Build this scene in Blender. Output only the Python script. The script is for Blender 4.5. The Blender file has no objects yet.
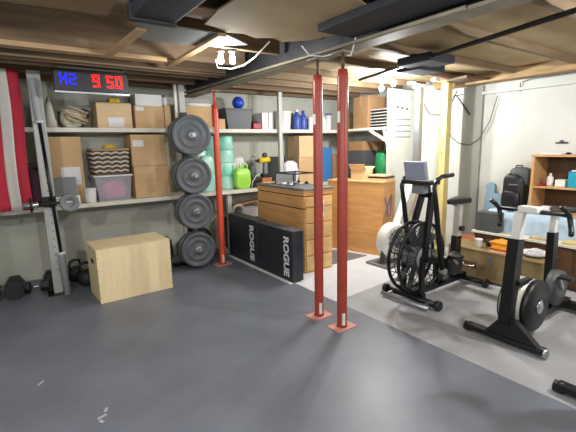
import bpy, bmesh, math, random
from mathutils import Vector, Matrix, Euler
random.seed(7)
S = bpy.context.scene
COL = S.collection
PI = math.pi

# ------------------------------------------------------------------ materials
def srgb(r, g, b):
    f = lambda c: (c/255/12.92) if c/255 <= .04045 else ((c/255+.055)/1.055)**2.4
    return (f(r), f(g), f(b), 1)

def mat(name, col, rough=.6, metal=0, var=0.0, scale=8, stretch=(1, 1, 1), col2=None, bump=0.0, emis=0, spec=None,
        alpha=1, trans=0, detail=4, wave=False):
    m = bpy.data.materials.new(name); m.use_nodes = True
    nt = m.node_tree; b = nt.nodes['Principled BSDF']
    c = srgb(*col)
    b.inputs['Base Color'].default_value = c
    b.inputs['Roughness'].default_value = rough
    b.inputs['Metallic'].default_value = metal
    if spec is not None: b.inputs['Specular IOR Level'].default_value = spec
    if trans: b.inputs['Transmission Weight'].default_value = trans
    if alpha < 1: b.inputs['Alpha'].default_value = alpha
    if emis:
        b.inputs['Emission Color'].default_value = c
        b.inputs['Emission Strength'].default_value = emis
    if var or col2 or bump:
        tc = nt.nodes.new('ShaderNodeTexCoord'); mp = nt.nodes.new('ShaderNodeMapping')
        mp.inputs['Scale'].default_value = stretch
        nt.links.new(tc.outputs['Object'], mp.inputs['Vector'])
        if wave:
            n = nt.nodes.new('ShaderNodeTexWave'); n.inputs['Scale'].default_value = scale
            n.inputs['Distortion'].default_value = 4; n.inputs['Detail'].default_value = detail
            fac = n.outputs['Fac']
        else:
            n = nt.nodes.new('ShaderNodeTexNoise'); n.inputs['Scale'].default_value = scale
            n.inputs['Detail'].default_value = detail
            fac = n.outputs['Fac']
        nt.links.new(mp.outputs['Vector'], n.inputs['Vector'])
        rp = nt.nodes.new('ShaderNodeValToRGB')
        d = c if not col2 else srgb(*col2)
        v = var if not col2 else 0
        rp.color_ramp.elements[0].position = .32; rp.color_ramp.elements[1].position = .68
        rp.color_ramp.elements[0].color = (c[0]*(1-v), c[1]*(1-v), c[2]*(1-v), 1)
        rp.color_ramp.elements[1].color = (min(1, d[0]*(1+v)), min(1, d[1]*(1+v)), min(1, d[2]*(1+v)), 1)
        nt.links.new(fac, rp.inputs['Fac'])
        if var or col2: nt.links.new(rp.outputs['Color'], b.inputs['Base Color'])
        if bump:
            bp = nt.nodes.new('ShaderNodeBump'); bp.inputs['Strength'].default_value = bump
            bp.inputs['Distance'].default_value = .01
            nt.links.new(fac, bp.inputs['Height']); nt.links.new(bp.outputs['Normal'], b.inputs['Normal'])
    return m

M = {}
M['rubber'] = mat('black_rubber_floor', (112, 118, 129), .42, var=.14, scale=2.2, bump=.05, detail=8)
M['mat_grey'] = mat('grey_mat', (160, 162, 166), .6, var=.14, scale=2.5, detail=6)
M['concrete'] = mat('painted_concrete', (214, 218, 224), .55, var=.05, scale=3)
M['wall'] = mat('painted_block_wall', (183, 184, 172), .8, var=.06, scale=2.5, bump=.15)
M['wall_r'] = mat('painted_white_wall', (208, 211, 206), .75, var=.04, scale=1.6, col2=(196, 198, 188))
M['pilaster'] = mat('grey_wall_strip', (150, 153, 146), .8, var=.05, scale=4)
M['joist'] = mat('old_joist_wood', (120, 100, 76), .8, var=.22, scale=3, stretch=(.6, 8, 8), detail=8)
M['sub'] = mat('subfloor_boards', (116, 96, 72), .85, var=.3, scale=4, stretch=(1, 6, 1), detail=8)
M['sheet'] = mat('tan_ceiling_sheet', (170, 150, 112), .8, var=.12, scale=3, bump=.2)
M['greysheet'] = mat('grey_ceiling_sheet', (112, 112, 106), .7, var=.12, scale=4)
M['batten'] = mat('pale_batten', (176, 146, 106), .7, var=.12, scale=5)
M['sill'] = mat('sill_wood', (172, 145, 104), .8, var=.18, scale=5, stretch=(6, 1, 6))
M['pink'] = mat('pink_insulation', (205, 155, 140), .9, var=.2, scale=14, bump=.6)
M['duct'] = mat('dark_duct', (38, 42, 48), .75, metal=0, var=.2, scale=3)
M['steel_dark'] = mat('painted_beam_web', (60, 60, 64), .6, var=.25, scale=4)
M['flange'] = mat('beam_flange', (128, 120, 100), .5, var=.15, scale=6)
M['pipe_black'] = mat('black_pipe', (25, 25, 27), .4)
M['red'] = mat('red_oxide_paint', (158, 62, 48), .38, var=.08, scale=4)
M['redbright'] = mat('orange_red_paint', (205, 72, 44), .35, var=.06, scale=5)
M['redbase'] = mat('salmon_plate', (206, 146, 134), .6, var=.12, scale=14)
M['sticker'] = mat('white_sticker', (225, 220, 210), .6)
M['yellow'] = mat('pale_yellow_paint', (218, 200, 132), .5, var=.06, scale=5)
M['shelf'] = mat('white_shelf_paint', (222, 219, 206), .55, var=.04, scale=6)
M['shelf2'] = mat('grey_white_post', (186, 188, 184), .55, var=.05, scale=6)
M['cardboard'] = mat('cardboard', (206, 172, 128), .85, var=.06, scale=5)
M['cardboard2'] = mat('pale_cardboard', (216, 188, 146), .85, var=.06, scale=5)
M['cardboard3'] = mat('brown_cardboard', (160, 124, 88), .85, var=.08, scale=5)
M['tape'] = mat('packing_tape', (184, 146, 100), .35)
M['white'] = mat('white_plastic', (228, 228, 224), .5)
M['paper'] = mat('white_paper', (226, 226, 228), .8)
M['cream'] = mat('cream_plastic', (214, 208, 190), .5)
M['grey'] = mat('grey_plastic', (118, 122, 124), .55)
M['darkgrey'] = mat('dark_grey_plastic', (76, 80, 82), .5, var=.06, scale=12)
M['black'] = mat('black_plastic', (26, 26, 29), .42)
M['black_metal'] = mat('black_powder_coat', (22, 22, 25), .35, metal=.2)
M['plate'] = mat('bumper_rubber', (86, 90, 95), .55, var=.08, scale=10)
M['plate_edge'] = mat('bumper_rubber_dark', (58, 60, 62), .6)
M['chrome'] = mat('steel_chrome', (200, 202, 205), .25, metal=.9)
M['steel'] = mat('brushed_steel', (160, 164, 168), .35, metal=.7, var=.06, scale=20)
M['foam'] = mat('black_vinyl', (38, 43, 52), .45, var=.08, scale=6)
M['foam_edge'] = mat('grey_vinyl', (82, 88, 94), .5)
M['letter'] = mat('white_print', (232, 233, 235), .6)
M['ply'] = mat('birch_plywood', (240, 220, 176), .6, var=.05, scale=3, stretch=(8, 1, 1), detail=6)
M['ply_hole'] = mat('hole_dark', (34, 28, 22), .9)
M['pine'] = mat('amber_pine', (214, 162, 102), .55, var=.12, scale=2.6, stretch=(1, 1, 6), detail=6)
M['pine2'] = mat('light_pine', (226, 184, 124), .55, var=.12, scale=3, stretch=(1, 1, 5), detail=6)
M['pine_dark'] = mat('seam_dark', (92, 56, 26), .7)
M['bookwood'] = mat('oak_veneer', (206, 160, 108), .5, var=.08, scale=3, stretch=(1, 1, 5))
M['trunk'] = mat('olive_trunk', (142, 124, 84), .55, var=.2, scale=5)
M['brown'] = mat('dark_brown_wood', (88, 62, 40), .5, var=.2, scale=4, stretch=(1, 4, 1))
M['blue_cloth'] = mat('pale_blue_cloth', (180, 204, 222), .85, var=.08, scale=3, bump=.3)
M['blue_board'] = mat('dusty_blue_foam', (136, 164, 180), .8, var=.06, scale=4)
M['teal'] = mat('teal_plastic', (36, 158, 182), .5)
M['green_wrap'] = mat('teal_film', (126, 222, 196), .28, col2=(216, 244, 234), scale=6, bump=.6, detail=6)
M['lime'] = mat('lime_plastic', (164, 226, 84), .4, var=.12, scale=10, bump=.4)
M['green'] = mat('green_bag', (40, 140, 84), .5, var=.1, scale=10)
M['blue'] = mat('royal_blue', (28, 72, 190), .4)
M['bluejug'] = mat('navy_blue_plastic', (66, 84, 166), .4)
M['midblue'] = mat('mid_blue', (60, 120, 180), .5)
M['redplastic'] = mat('dark_red_plastic', (158, 34, 48), .45)
M['maroon'] = mat('maroon_cloth', (68, 38, 52), .8, var=.15, scale=8)
M['beige'] = mat('beige_webbing', (194, 176, 146), .85, var=.1, scale=12)
M['yellow_bright'] = mat('bright_yellow', (232, 196, 40), .5)
M['orange'] = mat('orange_plastic', (236, 160, 40), .55)
M['rattan'] = mat('rattan', (176, 150, 122), .8, var=.15, scale=30)
M['rattan_dark'] = mat('rattan_dark', (98, 74, 60), .8)
M['clear'] = mat('clear_tub', (214, 212, 224), .3, alpha=.28)
M['pinkcloth'] = mat('pink_cloth', (226, 132, 170), .85, var=.1, scale=10)
M['flag_red'] = mat('flag_red', (170, 32, 52), .8, var=.08, scale=6)
M['flag_white'] = mat('flag_white', (202, 198, 190), .8, var=.04, scale=6)
M['flag_blue'] = mat('flag_blue', (34, 42, 92), .8)
M['ledblue'] = mat('blue_digits', (4, 8, 255), .5, emis=2.2)
M['ledred'] = mat('red_digits', (255, 4, 4), .5, emis=2.2)
M['bulb'] = mat('bulb_glow', (255, 244, 224), .5, emis=26)
M['silverdrum'] = mat('flywheel_band', (196, 192, 184), .4, metal=.3, var=.1, scale=10)
M['kettle'] = mat('cast_iron', (36, 37, 40), .55)
M['fanpanel'] = mat('blue_grey_shield', (140, 148, 168), .5)
M['clay'] = mat('terracotta', (176, 110, 76), .8)
M['purple'] = mat('purple_mark', (122, 104, 140), .7)
M['cord'] = mat('white_cord', (210, 210, 206), .5)
M['cord_dark'] = mat('dark_cord', (90, 88, 80), .6)
M['palesteel'] = mat('bright_steel', (205, 210, 212), .35, metal=.25)
M['brownsheet'] = mat('brown_ceiling_board', (120, 98, 66), .8, var=.2, scale=2, bump=.2)
M['speckle'] = mat('chalk_mark', (182, 186, 190), .9)
M['bag'] = mat('white_bag', (222, 220, 226), .6, var=.06, scale=10, bump=.5)

# ------------------------------------------------------------------ mesh builder
class MB:
    def __init__(s): s.bm = bmesh.new(); s.mats = []; s.cur = 0
    def use(s, m):
        if m not in s.mats: s.mats.append(m)
        s.cur = s.mats.index(m); return s
    def _fin(s, verts, faces, smooth=False):
        for f in faces:
            f.material_index = s.cur; f.smooth = smooth
    def box(s, x0, x1, y0, y1, z0, z1, bev=0, R=None, piv=None):
        r = bmesh.ops.create_cube(s.bm, size=1)
        vs = r['verts']
        for v in vs:
            v.co = Vector((x0+(v.co.x+.5)*(x1-x0), y0+(v.co.y+.5)*(y1-y0), z0+(v.co.z+.5)*(z1-z0)))
        fs = set(f for v in vs for f in v.link_faces)
        s._fin(vs, fs)
        if bev:
            es = list(set(e for v in vs for e in v.link_edges))
            o = bmesh.ops.bevel(s.bm, geom=es, offset=bev, segments=2, affect='EDGES', profile=.7)
            for f in o['faces']: f.material_index = s.cur; f.smooth = True
            vs = list(set(v for f in o['faces'] for v in f.verts) | set(v for v in vs if v.is_valid))
        if R:
            p = Vector(piv) if piv else Vector(((x0+x1)/2, (y0+y1)/2, (z0+z1)/2))
            Mx = Euler(R).to_matrix()
            for v in vs: v.co = p+Mx@(v.co-p)
        return s
    def rod(s, a, b, r, r2=None, n=14, cap=True):
        a = Vector(a); b = Vector(b); d = b-a; L = d.length
        q = d.to_track_quat('Z', 'Y').to_matrix().to_4x4()
        mt = Matrix.Translation((a+b)/2)@q
        o = bmesh.ops.create_cone(s.bm, cap_ends=cap, segments=n, radius1=r, radius2=r if r2 is None else r2, depth=L, matrix=mt)
        fs = set(f for v in o['verts'] for f in v.link_faces)
        s._fin(None, fs, True)
        for f in fs:
            if len(f.verts) > 4: f.smooth = False
        return s
    def beam(s, a, b, w, h, up=(0, 0, 1)):
        """rectangular bar from a to b, w across, h along up"""
        a = Vector(a); b = Vector(b); d = (b-a).normalized(); u = Vector(up)
        x = d.cross(u).normalized(); u = x.cross(d).normalized()
        vs = []
        for p in (a, b):
            for i, j in ((-1, -1), (1, -1), (1, 1), (-1, 1)):
                vs.append(s.bm.verts.new(p+x*w/2*i+u*h/2*j))
        fs = [s.bm.faces.new([vs[k] for k in q]) for q in ((3, 2, 1, 0), (4, 5, 6, 7), (0, 1, 5, 4), (1, 2, 6, 5), (2, 3, 7, 6), (3, 0, 4, 7))]
        s._fin(None, fs); return s
    def tube(s, pts, r, n=8, closed=False):
        P = [Vector(p) for p in pts]; N = len(P); rings = []
        prev = None
        for i in range(N):
            if closed: t = (P[(i+1) % N]-P[i-1])
            else: t = P[min(i+1, N-1)]-P[max(i-1, 0)]
            t.normalize()
            if prev is None:
                a = Vector((0, 0, 1)) if abs(t.z) < .9 else Vector((1, 0, 0))
                x = t.cross(a).normalized()
            else:
                x = (prev-t*prev.dot(t)).normalized()
            prev = x; y = t.cross(x)
            rr = r[i] if isinstance(r, (list, tuple)) else r
            rings.append([s.bm.verts.new(P[i]+x*rr*math.cos(2*PI*k/n)+y*rr*math.sin(2*PI*k/n)) for k in range(n)])
        fs = []
        for i in range(N if closed else N-1):
            A = rings[i]; B = rings[(i+1) % N]
            for k in range(n): fs.append(s.bm.faces.new((A[k], A[(k+1) % n], B[(k+1) % n], B[k])))
        if not closed:
            fs.append(s.bm.faces.new(rings[0][::-1])); fs.append(s.bm.faces.new(rings[-1]))
        s._fin(None, fs, True); return s
    def ring(s, c, R, r, axis='y', n=40, m=8):
        pts = []
        for k in range(n):
            a = 2*PI*k/n; u, v = R*math.cos(a), R*math.sin(a)
            pts.append({'y': (c[0]+u, c[1], c[2]+v), 'z': (c[0]+u, c[1]+v, c[2]), 'x': (c[0], c[1]+u, c[2]+v)}[axis])
        return s.tube(pts, r, m, True)
    def lathe(s, prof, c=(0, 0, 0), axis='z', n=28):
        """prof: list of (radius, height)"""
        rings = []
        for (r, h) in prof:
            ring = []
            for k in range(n):
                a = 2*PI*k/n; u, v = r*math.cos(a), r*math.sin(a)
                p = {'z': (u, v, h), 'y': (u, h, v), 'x': (h, u, v)}[axis]
                ring.append(s.bm.verts.new(Vector(p)+Vector(c)))
            rings.append(ring)
        fs = []
        for i in range(len(rings)-1):
            A, B = rings[i], rings[i+1]
            for k in range(n): fs.append(s.bm.faces.new((A[k], A[(k+1) % n], B[(k+1) % n], B[k])))
        for rr in (rings[0], rings[-1]):
            try: fs.append(s.bm.faces.new(rr))
            except Exception: pass
        s._fin(None, fs, True)
        for f in fs:
            if len(f.verts) > 4: f.smooth = False
        return s
    def ball(s, c, r, sc=(1, 1, 1), n=18):
        o = bmesh.ops.create_uvsphere(s.bm, u_segments=n, v_segments=n//2+2, radius=r)
        for v in o['verts']: v.co = Vector((v.co.x*sc[0], v.co.y*sc[1], v.co.z*sc[2]))+Vector(c)
        s._fin(None, set(f for v in o['verts'] for f in v.link_faces), True); return s
    def prism(s, poly, d0, d1, axis='z'):
        """extrude 2-D polygon along axis; poly coords are the other two axes in order"""
        def P(p, d): return {'z': (p[0], p[1], d), 'y': (p[0], d, p[1]), 'x': (d, p[0], p[1])}[axis]
        A = [s.bm.verts.new(P(p, d0)) for p in poly]; B = [s.bm.verts.new(P(p, d1)) for p in poly]
        n = len(poly); fs = [s.bm.faces.new(A[::-1]), s.bm.faces.new(B)]
        for k in range(n): fs.append(s.bm.faces.new((A[k], A[(k+1) % n], B[(k+1) % n], B[k])))
        s._fin(None, fs); return s
    def lump(s, c, size, seed=0, amp=.18, n=20):
        """soft crumpled body with a flat bottom: c is the centre of its base"""
        rnd = random.Random(seed); ph = [rnd.uniform(0, 6.28) for _ in range(6)]
        o = bmesh.ops.create_icosphere(s.bm, subdivisions=4, radius=1)
        for v in o['verts']:
            p = v.co.copy(); q = Vector([math.copysign(abs(t)**.6, t) for t in p])
            k = 1+amp*(math.sin(5*p.x+ph[0])*math.sin(4*p.y+ph[1])+.6*math.sin(9*p.z+ph[2]+3*p.x)+.4*math.sin(13*p.y+ph[3]+6*p.z))*.5
            q *= k
            v.co = Vector((c[0]+q.x*size[0]/2*.9, c[1]+q.y*size[1]/2*.9, c[2]+max(0, (q.z+.95)/1.9)*size[2]))
        s._fin(None, set(f for v in o['verts'] for f in v.link_faces), True); return s
    def link(s, name, m=None, parent=None, loc=None, rot=None):
        if m is not None and not s.mats: s.mats = [m]
        bmesh.ops.recalc_face_normals(s.bm, faces=s.bm.faces[:])
        me = bpy.data.meshes.new(name); s.bm.to_mesh(me); s.bm.free()
        for x in s.mats: me.materials.append(M[x] if isinstance(x, str) else x)
        o = bpy.data.objects.new(name, me); COL.objects.link(o)
        if parent: o.parent = parent
        if loc: o.location = loc
        if rot: o.rotation_euler = rot
        return o

def thing(name, label, cat, loc=(0, 0, 0), rz=0, group=None):
    o = bpy.data.objects.new(name, None); COL.objects.link(o)
    o.empty_display_size = .1
    o.location = loc; o.rotation_euler = (0, 0, rz)
    o['label'] = label; o['category'] = cat
    if group: o['group'] = group
    return o
def tag(o, label, cat, group=None, kind=None):
    o['label'] = label; o['category'] = cat
    if group: o['group'] = group
    if kind: o['kind'] = kind
    return o
def struct(o): o['kind'] = 'structure'; return o
def dup(root, loc, rz=None, label=None, group=None):
    r = root.copy(); COL.objects.link(r); r.location = loc
    if rz is not None: r.rotation_euler = (0, 0, rz)
    if label: r['label'] = label
    if group: r['group'] = group
    for ch in list(root.children):
        c = ch.copy(); COL.objects.link(c); c.parent = r
        for g in list(ch.children):
            d = g.copy(); COL.objects.link(d); d.parent = c
    return r
def text_mesh(body, size, parent, loc, rot, m, name='lettering', ext=.001, sx=1.0, bold=0.0):
    cu = bpy.data.curves.new('t', 'FONT'); cu.body = body; cu.size = size; cu.extrude = ext
    cu.align_x = 'LEFT'; cu.align_y = 'CENTER'; cu.offset = bold
    t = bpy.data.objects.new('t', cu); COL.objects.link(t)
    bpy.context.view_layer.update()
    me = bpy.data.meshes.new_from_object(t.evaluated_get(bpy.context.evaluated_depsgraph_get()))
    me.transform(Matrix.Diagonal((sx, 1, 1, 1)))
    bpy.data.objects.remove(t)
    me.materials.clear(); me.materials.append(M[m])
    o = bpy.data.objects.new(name, me); COL.objects.link(o)
    o.parent = parent; o.location = loc; o.rotation_euler = rot
    return o

# ------------------------------------------------------------------ room shell
XL, XR, YF, YB, ZC = -2.6, 4.95, -2.4, 5.22, 2.44
struct(MB().box(XL, XR, YF, YB, -.12, 0).link('floor', 'concrete'))
struct(MB().box(XL, XR+.15, YB, YB+.15, -.12, ZC).link('wall_back', 'wall'))
struct(MB().box(XR, XR+.15, YF, YB, -.12, ZC).link('wall_right', 'wall_r'))
struct(MB().box(XL-.15, XL, YF-.15, YB+.15, -.12, ZC).link('wall_left', 'wall'))
struct(MB().box(XL, XR+.15, YF-.15, YF, -.12, ZC).link('wall_front', 'wall'))
struct(MB().box(XL-.15, XR+.15, YF-.15, YB+.15, ZC, ZC+.05).link('ceiling', 'sub'))
# wall relief on the right wall: grey pilaster strip, sill plate at the top
struct(MB().box(XR-.035, XR, 2.73, 2.99, 0, 2.14).link('trim_1', 'pilaster'))
struct(MB().box(XR-.22, XR, YF, 3.3, 2.15, 2.29).link('trim_2', 'sill'))
struct(MB().box(XR-.06, XR, YF, 2.73, 2.03, 2.06).link('trim_3', 'wall_r'))

# floor coverings
b = MB().use('rubber'); b.box(XL+.02, 2.37, YF+.02, YB-.02, 0, .012)
tag(b.link('rubber_flooring'), 'large dark grey rubber gym flooring covering the open left floor', 'floor mat')
b = MB().use('mat_grey'); b.prism([(2.378, -1.5), (3.9, -1.5), (3.9, 2.82), (3.71, 2.8), (3.27, 2.7), (2.378, 2.62)], 0, .008)
tag(b.link('exercise_mat'), 'worn light grey mat under the two exercise bikes', 'floor mat')
b = MB().use('rubber'); b.prism([(3.1, 3.53), (3.76, 3.54), (3.58, 4.12), (3.1, 4.2)], 0, .01)
tag(b.link('rubber_mat'), 'small dark rubber mat piece between the two wooden crates', 'floor mat')
b = MB().use('white'); b.box(2.3, 2.345, 3.25, 4.7, .0121, .017)
tag(b.link('floor_tape'), 'white tape strip on the floor along the black foam boxes', 'floor tape')

# ------------------------------------------------------------------ ceiling
joist_y = [-1.9, -1.3, -.7, -.1, .5, 1.1, 1.7, 2.3, 2.87, 3.45, 3.86, 4.27, 4.68, 5.08]
for i, y in enumerate(joist_y):
    if y == 2.87: b = MB().use('joist'); b.box(1.0, 1.96, y-.022, y+.022, 2.2, ZC)
    else: b = MB().use('joist'); b.box(XL, 1.96, y-.024, y+.024, 2.2, ZC)
    o = tag(b.link('ceiling_joist'), 'exposed tan wooden ceiling joist left of the steel beam', 'joist', 'ceiling joists left of the beam')
    b = MB().use('joist'); b.box(2.15, XR-.22, y-.024, y+.024, 2.2, ZC)
    tag(b.link('ceiling_joist'), 'exposed wooden ceiling joist right of the steel beam', 'joist', 'ceiling joists right of the beam')
# bottom ledger on the joist nearest the shelves
b = MB().use('batten'); b.box(XL, 1.2, 3.40, 3.50, 2.165, 2.199)
tag(b.link('ceiling_batten'), 'long pale wooden batten along the joist above the timer', 'batten')

t = thing('steel_beam', 'deep dark steel beam running overhead above the red posts', 'beam', (2.05, 0, 2.105))
MB().box(-.075, .075, YF, YB-.1, 0, .018).link('lower_flange', 'flange', t)
MB().box(-.012, .012, YF, YB-.1, .018, .315).link('web', 'steel_dark', t)
MB().box(-.075, .075, YF, YB-.1, .315, .333).link('upper_flange', 'steel_dark', t)

# tan sheet with ragged edge stapled under the joists, grey sheet behind
poly = [(1.05, .2), (1.5, .2), (1.53, 1.55), (1.72, 1.63), (1.93, 2.12), (1.86, 2.33), (1.72, 2.46), (1.6, 2.41), (1.5, 2.47), (1.38, 2.42), (1.27, 2.45), (1.18, 2.39), (1.08, 2.36), (1.04, 2.1), (1.06, 1.5)]
tag(MB().prism(poly, 2.186, 2.196).link('ceiling_sheet', 'sheet'), 'tan fibre sheet with a ragged edge nailed under the ceiling', 'ceiling sheet')
poly = [(.74, 2.53), (1.3, 2.5), (1.55, 2.66), (1.3, 2.86), (1.1, 2.9), (.86, 2.9), (.78, 2.8)]
tag(MB().prism(poly, 2.187, 2.197).link('ceiling_sheet', 'greysheet'), 'grey sheet panel under the joists behind the black junction duct', 'ceiling sheet')
b = MB().use('brownsheet'); b.prism([(-1.6, 1.0), (.5, 1.0), (.56, 2.5), (-1.6, 2.66)], 2.188, 2.197)
tag(b.link('ceiling_sheet'), 'brown sheet over the open floor in the top left corner', 'ceiling sheet')
t = thing('ceiling_duct', 'black square duct box hanging from the ceiling at top left', 'duct', (.74, 2.24, 2.065))
MB().box(-.12, .11, -.45, .04, 0.06, .13, bev=.012).link('duct_body', 'duct', t)
MB().box(-.13, .12, .0, .05, .052, .13).link('duct_collar', 'duct', t)
for sx in (-.09, .1): MB().rod((sx, .05, .09), (sx, .062, .09), .007).link('screw_head', 'steel', t)
t = thing('ceiling_duct', 'dark sheet metal duct running right beside the steel beam', 'duct', (2.95, 2.2, 2.06))
MB().box(.0, .35, -.1, .25, .07, .138, bev=.015).link('duct_body', 'duct', t)
MB().box(.2, .6, .16, .42, .06, .137, bev=.02).link('duct_branch', 'duct', t)
t = thing('ceiling_duct', 'long flat black panel added as the dark area left of the steel beam', 'duct', (1.86, 0, 2.14))  # dark panel put in to darken the gap beside the beam
MB().box(-.2, .1, -.6, 2.0, .0, .045, bev=.01).link('duct_body', 'duct', t)
MB().box(-.205, .105, 1.0, 1.04, -.005, .046).link('duct_collar', 'duct', t)
for k in range(len(joist_y)-1):
    y0, y1 = joist_y[k]+.026, joist_y[k+1]-.026
    if y0 < -.2: continue
    tag(MB().box(2.16, XR-.24, y0, y1, 2.262, 2.272).link('ceiling_infill', 'sheet'), 'tan paper-faced infill between the joists right of the beam', 'ceiling infill', 'infill between the right joists')
# diagonal battens
for (a, c, lab) in (((.75, 3.40, 2.175), (.78, 2.62, 2.175), 'short pale wooden strip across the ceiling beside the black duct box'),
                    ((1.29, 3.62, 2.175), (1.25, 2.47, 2.175), 'longer pale wooden strip across the ceiling near the two bulbs')):
    tag(MB().beam(a, c, .055, .02).link('ceiling_strip', 'batten'), lab, 'wood strip')
# pipes and wires
tag(MB().use('pipe_black').tube([(3.3, 3.25, 2.16), (2.96, 2.02, 2.16), (2.675, .98, 2.16), (2.4, 0, 2.16)], .018).link('gas_pipe'), 'thin black pipe crossing the ceiling at upper right', 'pipe')
tag(MB().use('pipe_black').tube([(2.33, 2.1, 2.183), (2.29, 1.5, 2.183), (2.25, 1.0, 2.183), (2.2, 0, 2.183)], .016).link('gas_pipe'), 'black pipe running close along the steel beam', 'pipe')
tag(MB().use('flange').tube([(1.9, 4.9, 2.13), (1.93, 3.4, 2.12), (1.94, 2.4, 2.11), (1.95, 1.2, 2.11)], .012).link('conduit'), 'thin metal conduit along the left of the steel beam', 'conduit')
tag(MB().use('cord').tube([(1.5, 3.1, 2.16), (1.56, 3.2, 2.12), (1.64, 3.1, 2.1), (1.68, 2.95, 2.11), (1.66, 2.75, 2.13), (1.6, 2.45, 2.17)], .006, 6).link('ceiling_wire'), 'white cord looping from the two ceiling bulbs', 'cord')
tag(MB().use('cord').tube([(1.86, 2.42, 2.17), (1.9, 2.38, 2.1), (1.97, 2.3, 2.085), (2.0, 2.25, 2.095)], .005, 6).link('ceiling_wire'), 'cord hanging by the top of the middle red post', 'cord')
tag(MB().use('cord').tube([(1.95, 1.95, 2.17), (1.985, 2.02, 2.08), (2.04, 2.1, 2.06), (2.08, 2.18, 2.085)], .005, 6).link('ceiling_wire'), 'cord hanging by the top of the nearest red post', 'cord')
for k, (x, y) in enumerate(((.55, 3.62), (.4, 3.72))):
    tag(MB().use('joist').tube([(-1.5, y, 2.15), (x, y+.02, 2.15), (1.9, y+.1, 2.16)], .012).link('water_pipe'), ('brown' if k else 'tan')+' thin pipe under the joists above the timer, '+('farther' if k else 'nearer')+' of the two', 'pipe')
# pink insulation near the yellow post
tag(MB().use('pink').lump((4.62, 3.02, 2.2), (.34, .42, .17), 4).link('insulation'), 'pink insulation tuft above the yellow post', 'insulation')
tag(MB().use('brown').prism([(4.35, 2.62), (4.72, 2.55), (4.7, 2.82), (4.42, 2.95)], 2.17, 2.199).link('ceiling_board'), 'dark board piece under the joists next to pink insulation', 'board')

# bare bulb fixtures
def bulb(x, y, z, lab, group=None, power=30, r=.03):
    t = thing('ceiling_bulb', lab, 'light bulb', (x, y, z), 0, group)
    MB().lathe([(.012, -.02), (.02, -.014), (r, .008), (r*.85, .028), (.015, .044), (.013, .053)], n=20).link('glass_bulb', 'bulb', t)
    MB().lathe([(.016, .052), (.018, .062), (.03, .066), (.03, .075)], n=20).link('socket', 'grey', t)
    MB().rod((0, 0, .075), (0, 0, max(.08, 2.199-z)), .008).link('mount_rod', 'white', t)
    L = bpy.data.lights.new('bulb_light', 'POINT'); L.energy = power; L.color = (.98, .985, 1.0); L.shadow_soft_size = .04
    o = bpy.data.objects.new('bulb_light', L); COL.objects.link(o); o.location = (x, y, z-.06)
    return t
bulb(1.46, 2.93, 2.115, 'left bulb of the bare ceiling pair near the left red post', power=6, r=.022)
bulb(1.54, 2.89, 2.115, 'right bulb of the bare ceiling pair near the left red post', power=6, r=.022)
bulb(3.78, 3.36, 2.10, 'left bulb of the bright pair beside the white end panel', power=34)
bulb(3.64, 3.06, 2.11, 'right bulb of the bright pair beside the white end panel', power=34)
bulb(-.9, 1.2, 2.09, 'added unseen fill bulb over the open floor left of the camera', power=58)  # added fill light, no fixture seen on this side
bulb(.6, -.3, 2.09, 'bare bulb overhead behind the camera', power=70)
bulb(3.3, .2, 2.09, 'added unseen fill bulb over the right side behind the bikes', power=58)  # unseen lamp added to brighten the right side

# ------------------------------------------------------------------ red posts
def red_post(x, y, ztop, m, lab, rr=.038, sticker=True):
    t = thing('jack_post', lab, 'post', (x, y, .012))
    MB().box(-.1, .1, -.07, .07, 0, .008, bev=.002).link('base_plate', 'redbase', t)
    MB().lathe([(rr+.004, .008), (rr, .03), (rr, ztop-.05), (rr-.006, ztop)], n=24).link('tube', m, t)
    b = MB().rod((0, 0, ztop), (0, 0, 2.081), .012, n=12)
    for k in range(7): b.ring((0, 0, ztop+.005+k*.006), .0125, .0018, 'z', 12, 4)
    b.link('screw_rod', 'brown' if m == 'red' else m, t)
    MB().box(-.06, .06, -.06, .06, 2.0815, 2.0925).link('top_plate', 'flange', t)
    if sticker:
        a = math.atan2(-y, -x)
        for (z0, z1, d) in ((.03, .13, .35), (1.6, 1.68, -.75)):
            q = MB()
            n = 5; vs = []
            for i in range(n):
                aa = a+d-.32+.64*i/(n-1)
                vs.append([q.bm.verts.new(((rr+.0028)*math.cos(aa), (rr+.0028)*math.sin(aa), z)) for z in (z0, z1)])
            for i in range(n-1):
                f = q.bm.faces.new((vs[i][0], vs[i+1][0], vs[i+1][1], vs[i][1])); f.smooth = True
            q.link('label_sticker', 'sticker', t)
    return t
red_post(2.075, 4.385, 1.93, 'redbright', 'bright orange-red steel post by the weight plates')
red_post(2.045, 2.465, 1.975, 'red', 'middle dark red steel post, left of the close pair')
red_post(2.055, 2.192, 1.975, 'red', 'nearest dark red steel post, right of the close pair', rr=.04)

# yellow post + timber
t = thing('timber_post', 'pale yellow painted square post beside the exercise bike', 'post', (4.50, 2.96, 0))
MB().box(-.05, .05, -.05, .05, 0, 2.17, bev=.006).link('shaft', 'yellow', t)
MB().box(-.09, .09, -.07, .07, 2.17, 2.199, bev=.003).link('cap_block', 'sill', t)
for z in (1.33, 1.0): MB().rod((-.052, .0, z), (-.058, .0, z), .008, n=10).link('bolt', 'cord_dark', t)

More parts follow.
